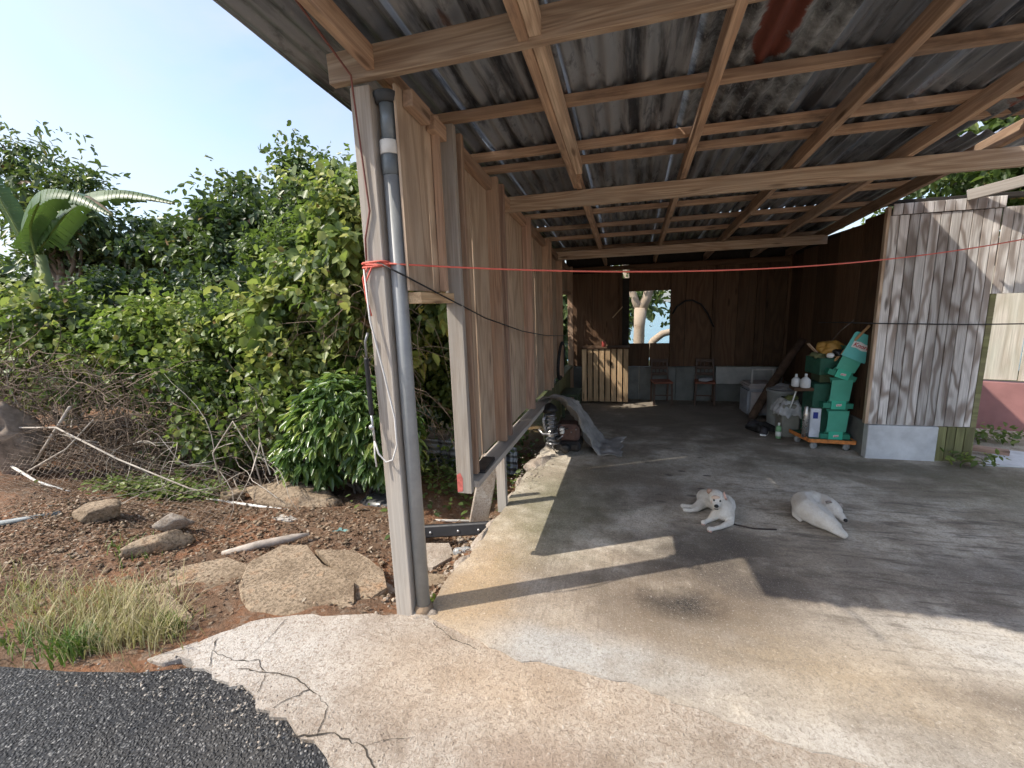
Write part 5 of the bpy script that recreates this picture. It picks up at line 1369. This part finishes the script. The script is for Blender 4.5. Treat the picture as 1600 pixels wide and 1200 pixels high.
def text_mesh(name, s, size, mat, parent, M, ext=.0015):
    cu_ = bpy.data.curves.new(name, 'FONT'); cu_.body = s; cu_.size = size; cu_.align_x = 'CENTER'; cu_.align_y = 'CENTER'; cu_.extrude = ext; cu_.shear = .15; cu_.offset = size * .012
    to = bpy.data.objects.new(name, cu_); COL.objects.link(to)
    me = bpy.data.meshes.new_from_object(to.evaluated_get(bpy.context.evaluated_depsgraph_get()))
    bpy.data.objects.remove(to)
    me.materials.clear(); me.materials.append(mat)
    return link(bpy.data.objects.new(name, me), parent, M)
FACE = Matrix.Rotation(R(90), 4, 'X')
def logo(parent, x, z, y, w, tiltM, text=True, rot=.12):
    h = w * .5
    f = dpoly('logo', [(x - w / 2, z - h * .45), (x - w * .2, z - h * .36), (x + w * .15, z - h * .5), (x + w / 2, z - h * .36), (x + w / 2, z + h * .45), (x + w * .2, z + h * .36), (x - w * .15, z + h * .5), (x - w / 2, z + h * .36)], y - .004, .003, whitep, parent, tiltM @ Matrix.Translation((x, 0, z)) @ Matrix.Rotation(-rot, 4, 'Y') @ Matrix.Translation((-x, 0, -z)))
    if text: text_mesh('lettering', 'Knorr', w * .36, redp2, f, DM @ tiltM @ Matrix.Translation((x, 0, z)) @ Matrix.Rotation(-rot, 4, 'Y') @ Matrix.Translation((0, y - .0065, 0)) @ FACE)
I4 = Matrix()
def tier(z, tilt, last=False):
    T = Matrix.Translation((0, 0, z)) @ Matrix.Rotation(tilt, 4, 'Y')
    # tray with a lip, header strip with logo, front panel, hourglass wing behind
    dpoly('tray', [(-.145, .0), (.13, .0), (.13, .055), (-.145, .055)], -.01, .19, grn, ds, T)
    hs_ = dpoly('price_strip', [(-.075, -.005), (.055, -.005), (.055, .085), (-.075, .085)], -.024, .008, grn2, ds, T)
    logo(ds, -.01, .04, -.028, .05, T, True, .15)
    k = 8
    left = [(-.105 + .03 * math.sin(math.pi * i / k), .055 + .27 * i / k) for i in range(k + 1)]
    right = [(.095 - .03 * math.sin(math.pi * i / k), .055 + .27 * i / k) for i in range(k + 1)]
    dpoly('wing', left + right[::-1], .012, .012, grn, ds, T)
    dpoly('wing', left + right[::-1], .17, .012, dgrn, ds, T)
    dpoly('front_panel', [(-.095, .075), (.085, .085), (.10, .31), (-.09, .305)], -.016, .008, grnf, ds, T)
tier(.0, .0); tier(.335, .02); 
T3 = Matrix.Translation((.02, 0, .67)) @ Matrix.Rotation(R(16), 4, 'Y')
tier(.66, R(20))
HT = Matrix.Translation((.075, -.03, .86)) @ Matrix.Scale(1.15, 4) @ Matrix.Rotation(R(24), 4, 'Y')
arc = [(.075 + .025 * math.cos(a), .21 + .025 * math.sin(a)) for a in (0, .5, 1.05, 1.57)] + [(-.075 + .025 * math.cos(a), .21 + .025 * math.sin(a)) for a in (1.57, 2.1, 2.64, 3.14)]
dpoly('header_card', [(-.10, 0), (.10, 0)] + arc, 0, .006, teal, ds, HT)
logo(ds, 0, .125, 0, .14, HT, True, .02)
bx1 = block('green_box', (1.93, 5.35, .80), (2.2, 5.62, .98), dgrn, None, .006, .2); tag(bx1, 'dark green box behind the top of the display stand', 'box')
mid = block('green_box', (1.93, 5.36, .12), (2.22, 5.66, .70), dgrn, None, .006); tag(mid, 'large dark green carton standing on the dolly', 'box')
mid2 = block('green_box', (2.0, 5.42, .702), (2.24, 5.66, .798), simple('olive_card', (.08, .10, .05), .8), None, .006); tag(mid2, 'flat olive carton on top of the large dark green one', 'box')
# things heaped round the stand
yb = boulder('yellow_bag', (2.09, 5.48, 1.06), .12, .09, .085, simple('yellow_bag', (.42, .23, .05), .6), 'mustard yellow bag on top of the heap', 'bag', 61, .2, .22)
boulder('black_bag', (2.2, 5.42, 1.02), .10, .08, .06, simple('black_bag', (.02, .02, .022), .35), 'black plastic bag beside the yellow bag', 'bag', 62, .2, .25)
boulder('olive_cloth', (1.98, 5.42, 1.0), .09, .06, .035, simple('olive_cloth', (.12, .13, .06), .9), 'olive cloth hanging left of the yellow bag', 'cloth', 63, .3, .3)
boulder('white_cup', (2.05, 5.34, 1.01), .035, .03, .028, whitep, 'white cup lying on the dark green box', 'cup', 64, .2, .06)
jugm = simple('white_jug_plastic', (.62, .63, .63), .45)
def jug(x, y, z, label, s=1):
    j = empty('white_jug', (x, y, z), label, 'jug', 'white plastic jugs')
    lathe('body', [(.04 * s, 0), (.048 * s, .006), (.048 * s, .085 * s), (.03 * s, .105 * s), (.016 * s, .115 * s)], jugm, j, Matrix.Translation((x, y, z)), 16)
    lathe('cap', [(.014 * s, .114 * s), (.014 * s, .15 * s), (.006 * s, .155 * s)], jugm, j, Matrix.Translation((x, y, z)), 12)
    return j
sh = block('carton_shelf', (1.74, 5.34, .62), (1.925, 5.52, .655), MAT['darkply'], None, .003); tag(sh, 'small board shelf sticking out left of the dark green carton', 'shelf')
jug(1.85, 5.37, .656, 'white jug with a pump cap at the front of the small shelf'); jug(1.78, 5.44, .656, 'plain white jug at the left end of the small shelf', .9)
for x, y, z, rad, h, m, lab in ((1.86, 5.28, .119, .028, .34, simple('thermos_steel', (.55, .53, .50), .3, .8), 'tall steel flask standing on the dolly left of the stand'),):
    tag(lathe('steel_flask', [(rad, 0), (rad, h * .8), (rad * .7, h * .88), (rad * .7, h), (rad * .4, h + .004)], m, None, Matrix.Translation((x, y + .03, z)), 14), lab, 'flask')
bw = empty('printed_box', (1.955, 5.32, .42), 'white carton with a blue mark held beside the flask', 'box')
block('carton', (1.90, 5.30, .119), (2.0, 5.345, .44), simple('white_carton', (.55, .57, .62), .6), bw, .004)
block('blue_mark', (1.925, 5.296, .33), (1.97, 5.2995, .40), simple('blue_print', (.02, .035, .22), .5), bw, 0)
sb = empty('spray_bottle', (1.70, 5.62, 0), 'green and white bottle standing on the floor in front of the grey bin', 'bottle')
lathe('body', [(.026, 0), (.03, .006), (.03, .13), (.018, .155)], simple('green_bottle', (.22, .42, .22), .4), sb, Matrix.Translation((1.70, 5.62, 0)), 14)
lathe('label_band', [(.0306, .03), (.0306, .085)], whitep, sb, Matrix.Translation((1.70, 5.62, 0)), 14)
lathe('cap', [(.012, .154), (.012, .185), (.006, .19)], whitep, sb, Matrix.Translation((1.70, 5.62, 0)), 10)
binm = simple('grey_bin_plastic', (.30, .31, .30), .6); coolm = simple('cooler_plastic', (.40, .36, .35), .55); coolb = simple('cooler_body', (.30, .31, .34), .55)
cl = empty('cooler_box', (1.75, 6.75, 0), 'grey wheeled cooler with a pale raised handle by the log', 'cooler')
block('body', (1.57, 6.6, .02), (1.92, 6.95, .40), coolb, cl, .03, .1, 2); block('lid', (1.56, 6.58, .402), (1.93, 6.96, .47), coolm, cl, .025, .1, 2); block('front_panel', (1.62, 6.575, .06), (1.88, 6.60, .36), coolm, cl, .01, .1)
tube('handle', [(1.64, 6.66, .46), (1.64, 6.66, .66), (1.90, 6.68, .66), (1.90, 6.68, .46)], .014, simple('pale_handle', (.52, .5, .47), .5), cl, 8)
bk = empty('grey_bin', (1.83, 6.02, 0), 'tall grey plastic bin with a slot handle behind the covered bin', 'bin')
bm = bmesh.new(); bm_lathe(bm, [(.125, 0), (.135, .02), (.155, .48), (.165, .485), (.165, .51), (.15, .512), (.12, .05)], 22); bm_obj('body', bm, binm, bk, Matrix.Translation((1.82, 6.02, 0)), True)
block('slot', (1.775, 5.857, .425), (1.845, 5.872, .455), blk, bk, .004)
boulder('grey_sack', (1.85, 6.02, .53), .14, .12, .05, simple('grey_sack', (.20, .20, .21), .8), 'dark grey sack lying across the top of the tall bin', 'sack', 71, 0, .2)
bk2 = empty('square_bin', (1.80, 5.7, 0), 'square grey bin covered with a pale sheet left of the dolly', 'bin')
block('body', (1.735, 5.66, 0), (1.93, 5.88, .40), simple('taupe_plastic', (.26, .25, .215), .6), bk2, .015, .05)
def sheet_f(u, v):
    x = 1.68 + .30 * u; y = 5.625 + .28 * v
    edge = min(u, 1 - u, v) ; drop = max(0, .22 - edge) * .75
    return (x + .01 * math.sin(v * 17), y + .012 * math.sin(u * 15), .43 - drop + .016 * math.sin(u * 13 + v * 8) + .012 * math.sin(u * 29))
cloth('pale_sheet', sheet_f, 26, 20, simple('pale_sheet', (.50, .50, .50), .8, var=.3, scale=12), 'pale crumpled sheet covering the square bin', 'cloth', .003)
boulder('green_pouch', (1.83, 5.70, .47), .06, .05, .03, simple('olive_pouch', (.17, .19, .07), .7), 'olive pouch on the pale sheet', 'pouch', 73, .1, .2)
tag(tube('leaning_log', [(1.60, 6.42, .03), (1.85, 6.55, .45), (2.1, 6.66, .86), (2.24, 6.70, 1.06)], [.05, .058, .05, .042], simple('dark_log', (.10, .062, .042), .9, var=.4, scale=12), None, 10), 'dark wooden log leaning on the inner wall above the cooler', 'log')
for k, (x, y, rz, lab) in enumerate(((1.58, 6.05, .3, 'black trainer with white sole, left of the shoe pile'), (1.68, 5.95, -.6, 'dark shoe in the middle of the shoe pile'), (1.60, 5.80, 1.2, 'black shoe at the front of the shoe pile'), (1.52, 5.92, 2.0, 'dark shoe at the left end of the shoe pile'))):
    s_ = empty('shoe', (x, y, 0), lab, 'shoe', 'shoes on the floor by the bins')
    Ms = Matrix.Translation((x, y, 0)) @ Matrix.Rotation(rz, 4, 'Z')
    bm = bmesh.new()
    P = [(-.12, .035, .03), (-.10, .042, .06), (-.04, .045, .075), (.03, .045, .055), (.09, .045, .04), (.13, .03, .03)]
    rings = [[bm.verts.new((px_, math.cos(a) * w_, .018 + max(0, math.sin(a)) * h_ * 1.2)) for a in [q * 6.283 / 12 for q in range(12)]] for px_, w_, h_ in P]
    for a, b in zip(rings, rings[1:]):
        for q in range(12): bm.faces.new((a[q], a[(q + 1) % 12], b[(q + 1) % 12], b[q]))
    bm.faces.new(rings[0][::-1]); bm.faces.new(rings[-1])
    bm_obj('upper', bm, blk if k % 2 else simple('dark_shoe', (.045, .04, .045), .6), s_, Ms, True)
    prism('sole', [(-.125, -.03), (-.05, -.045), (.05, -.045), (.12, -.035), (.14, 0), (.12, .035), (.05, .045), (-.05, .045), (-.125, .03)], .0, .022, whitep if k in (0, 2) else blk, s_, Ms, bev=.003)
tag(lumber('broom_handle', (2.1, 5.36, .95), (2.30, 5.17, 1.33), .024, .024, simple('broom_wood', (.45, .27, .13), .6), None, bev=.006), 'wooden broom handle sticking up behind the teal header card', 'broom handle')
tag(tube('metal_rod', [(2.06, 5.6, 1.0), (2.2, 5.55, 1.25), (2.28, 5.45, 1.37)], .008, simple('dark_rod', (.12, .09, .075), .5, .5), None, 6), 'thin dark rod rising behind the yellow bag', 'rod')
tag(tube('white_stick', [(1.76, 5.5, .38), (1.80, 5.46, .62)], .008, whitep, None, 6), 'short pale stick leaning below the small shelf', 'stick')
tag(lumber('wooden_batten', (1.98, 5.5, 1.02), (1.86, 5.42, 1.13), .03, .015, MAT['stud'], None), 'short brown batten left of the yellow bag', 'batten')
# yard beside the doorway
wb = mesh_obj('white_board', [(3.22, 4.97, .012), (3.9, 4.92, .02), (4.4, 5.2, .03), (3.62, 5.42, .035)], [(0, 1, 2, 3)], simple('white_sheet_metal', (.62, .63, .64), .6)); md = wb.modifiers.new('t', 'SOLIDIFY'); md.thickness = .012
tag(wb, 'white flat board on the floor in front of the pink wall', 'board')
tag(lumber('wood_offcut', (3.22, 5.45, .06), (3.62, 5.25, .05), .07, .05, MAT['redstud'], None), 'reddish wood offcut lying by the doorway', 'offcut')
for k, (x, y, n_, s_, lab) in enumerate(((3.12, 4.93, 60, .12, 'small weed growing at the foot of the lower planks'), (3.75, 5.85, 220, .26, 'leafy weed sprawling along the pink wall'))):
    w_ = empty('weed', (x, y, 0), lab, 'weed')
    r = np.random.RandomState(90 + k)
    P = np.array([x, y, .06]) + r.normal(size=(n_, 3)) * np.array([s_, s_ * .5, .03]) + np.array([0, 0, .02]); P[:, 2] = np.abs(P[:, 2])
    V, F = leaf_verts(P, r.normal(size=(n_, 3)) + np.array([0, -.2, .1]), r.normal(size=(n_, 3)) * .4 + np.array([0, 0, 1]), .07 * r.uniform(.6, 1.2, n_), .5)
    np_mesh('foliage', V, F, LEAF['vine'], w_, None, tint=np.repeat(r.uniform(.3, .9, n_), 6))
    bm = bmesh.new()
    for q in range(6): bm_tube(bm, [(x, y, 0), (x + r.normal() * s_ * .5, y + r.normal() * s_ * .3, .05), (x + r.normal() * s_, y + r.normal() * s_ * .5, .07)], .003, 4)
    bm_obj('stems', bm, TWIG, w_)

# ------------------------------------------------------------------ dogs: one continuous skin per dog
def skin_body(name, parts, mat, parent, voxel=.008, smooth=4):
    """parts: chains of (point, radius[, flatten z]); unioned by a voxel remesh and smoothed"""
    bm = bmesh.new()
    for ch in parts:
        for (p, r1), (q, r2_) in zip(ch, ch[1:] if len(ch) > 1 else ch):
            p, q = Vector(p), Vector(q)
            for k in range(6):
                f = k / 5
                m_ = Matrix.Translation(p.lerp(q, f)) @ Matrix.Scale(r1 + (r2_ - r1) * f, 4)
                bmesh.ops.create_icosphere(bm, subdivisions=2, radius=1, matrix=m_)
                if len(ch) == 1: break
    me = bpy.data.meshes.new(name); bm.to_mesh(me); bm.free()
    tmp = bpy.data.objects.new(name, me); COL.objects.link(tmp)
    a = tmp.modifiers.new('r', 'REMESH'); a.mode = 'VOXEL'; a.voxel_size = voxel; a.use_smooth_shade = True
    b = tmp.modifiers.new('s', 'SMOOTH'); b.iterations = smooth; b.factor = .5
    dg = bpy.context.evaluated_depsgraph_get(); dg.update()
    me2 = bpy.data.meshes.new_from_object(tmp.evaluated_get(dg))
    bpy.data.objects.remove(tmp)
    me2.materials.clear(); me2.materials.append(mat)
    me2.polygons.foreach_set('use_smooth', [True] * len(me2.polygons))
    return link(bpy.data.objects.new(name, me2), parent)
fur = NT('white_dog_fur', .85, .2)
_v = fur.coord(); _n = fur.noise(_v, 9, 5, .6); _h = fur.noise(fur.coord('Object', (160, 160, 160)), 1, 3, .6)
_c = fur.mix(fur.rng(_n, .35, .7), (.68, .62, .53), (.82, .79, .73))
_c = fur.mix(fur.rng(_h, .45, .7, 0, .4), _c, (.40, .33, .26)); _c = fur.mix(fur.rng(fur.noise(_v, 16, 5, .7), .54, .70, 0, .3), _c, (.50, .38, .30)); fur.col(_c); fur.bump(_h, .9, .012)
tan = simple('tan_ear_fur', (.42, .26, .18), .85); greyear = simple('grey_ear_fur', (.28, .24, .21), .85); pinkf = simple('pink_skin_fur', (.55, .36, .29), .8); nosem = simple('black_nose', (.012, .011, .011), .3)
d1 = empty('dog', (.66, 3.5, 0), 'white dog lying awake with its face towards the viewer', 'dog', 'white dogs resting on the slab')
skin_body('body', [
    [((.60, 3.74, .085), .085), ((.68, 3.64, .11), .105), ((.73, 3.50, .125), .112), ((.71, 3.38, .12), .095)],
    [((.71, 3.40, .15), .085), ((.665, 3.37, .21), .070), ((.64, 3.36, .255), .064)],
    [((.635, 3.36, .262), .072), ((.632, 3.335, .25), .062)],
    [((.627, 3.31, .225), .043), ((.622, 3.275, .212), .034)],
    [((.64, 3.365, .235), .066), ((.63, 3.33, .215), .042)],
    [((.76, 3.38, .09), .052), ((.755, 3.30, .045), .034), ((.66, 3.22, .03), .022), ((.585, 3.185, .022), .020), ((.56, 3.175, .022), .027)],
    [((.64, 3.36, .085), .05), ((.59, 3.34, .04), .028), ((.545, 3.31, .026), .021), ((.525, 3.295, .024), .027)],
    [((.60, 3.72, .075), .072), ((.53, 3.62, .05), .045), ((.47, 3.60, .03), .026), ((.40, 3.63, .022), .022), ((.375, 3.635, .02), .025)],
    [((.58, 3.66, .06), .055), ((.50, 3.56, .035), .032), ((.43, 3.53, .022), .02), ((.385, 3.55, .02), .024)],
    [((.70, 3.76, .05), .03), ((.80, 3.74, .02), .016), ((.87, 3.66, .016), .01)]], fur.m, d1)
def ear(name, c, d, wv, mat, parent, fold=.4):
    c, d, wv = Vector(c), Vector(d), Vector(wv)
    n = d.cross(wv).normalized()
    V = [c - wv * .5, c + wv * .5, c + d * .55 + wv * .42 + n * .008, c + d * .55 - wv * .42 + n * .008, c + d + n * (-.02 * fold * 2)]
    bm = bmesh.new(); f_ = []
    A_ = [bm.verts.new(v + n * .004) for v in V]; B_ = [bm.verts.new(v - n * .004) for v in V]
    bm.faces.new((A_[0], A_[1], A_[2], A_[3])); bm.faces.new((A_[3], A_[2], A_[4])); bm.faces.new((B_[3], B_[2], B_[1], B_[0])); bm.faces.new((B_[4], B_[2], B_[3]))
    for i, j in ((0, 1), (1, 2), (2, 4), (4, 3), (3, 0)): bm.faces.new((A_[i], B_[i], B_[j], A_[j]))
    return bm_obj(name, bm, mat, parent, None, True)
def ball(name, c, r_, mat, parent, s=(1, 1, 1)):
    bm = bmesh.new(); bmesh.ops.create_icosphere(bm, subdivisions=2, radius=r_, matrix=Matrix.Diagonal((*s, 1)))
    return bm_obj(name, bm, mat, parent, Matrix.Translation(c), True)
ear('ear', (.588, 3.36, .305), (-.05, -.02, .03), (.015, .0, .055), tan, d1); ear('ear', (.692, 3.355, .305), (.03, -.025, -.06), (.02, -.01, .05), pinkf, d1)
ball('brow_patch', (.618, 3.293, .285), .026, simple('tan_face_fur', (.55, .40, .30), .85), d1, (1.5, .45, .8)); ball('cheek_patch', (.60, 3.30, .235), .024, simple('tan_cheek_fur', (.60, .47, .38), .85), d1, (.8, .5, 1.1))
ball('nose', (.619, 3.243, .222), .021, nosem, d1, (1, .7, .85)); ball('mouth', (.621, 3.252, .190), .016, nosem, d1, (1.3, .6, .35))
ball('eye', (.603, 3.281, .262), .0095, nosem, d1); ball('eye', (.657, 3.283, .258), .0095, nosem, d1)
for x, y in ((.548, 3.156), (.566, 3.148), (.512, 3.278), (.528, 3.27)): ball('claw', (x, y, .014), .009, pinkf, d1, (1, 1.4, .8))
d2 = empty('dog', (1.34, 3.55, 0), 'white dog curled up asleep with its nose tucked beside its legs', 'dog', 'white dogs resting on the slab')
skin_body('body', [
    [((1.46, 3.74, .085), .085), ((1.37, 3.74, .105), .10), ((1.28, 3.66, .11), .108), ((1.26, 3.54, .105), .103), ((1.31, 3.43, .09), .088), ((1.38, 3.35, .07), .06), ((1.43, 3.30, .04), .035), ((1.455, 3.275, .028), .026)],
    [((1.34, 3.40, .075), .06), ((1.40, 3.30, .05), .042), ((1.44, 3.255, .03), .028)],
    [((1.45, 3.72, .11), .075), ((1.475, 3.64, .12), .065), ((1.48, 3.585, .12), .062)],
    [((1.482, 3.59, .12), .062), ((1.49, 3.55, .11), .054)],
    [((1.50, 3.52, .095), .038), ((1.515, 3.47, .075), .029)],
    [((1.36, 3.60, .07), .085), ((1.40, 3.50, .06), .06), ((1.45, 3.40, .04), .035)],
    [((1.22, 3.62, .06), .05), ((1.185, 3.56, .04), .03), ((1.20, 3.49, .02), .016)]], fur.m, d2)
ear('ear', (1.445, 3.575, .165), (-.03, -.03, .03), (.045, -.01, .012), greyear, d2); ear('ear', (1.52, 3.59, .155), (.03, -.02, .0), (.0, .03, .03), greyear, d2)
ball('nose', (1.522, 3.438, .078), .016, nosem, d2); ball('eye', (1.478, 3.515, .128), .008, nosem, d2, (1.5, 1, .5)); ball('eye', (1.53, 3.52, .115), .008, nosem, d2, (1.5, 1, .5))
for d_, l_, s_ in ((d1, (.65, 3.44, 0), .78), (d2, (1.345, 3.50, 0), .83)):
    d_.location = l_; d_.scale = (s_, s_, s_)
tag(tube('twig', [(.74, 3.32, .008), (.88, 3.27, .01), (1.03, 3.29, .008)], .005, simple('dark_twig', (.05, .035, .03), .8), None, 6), 'thin dark twig on the slab between the two dogs', 'twig')
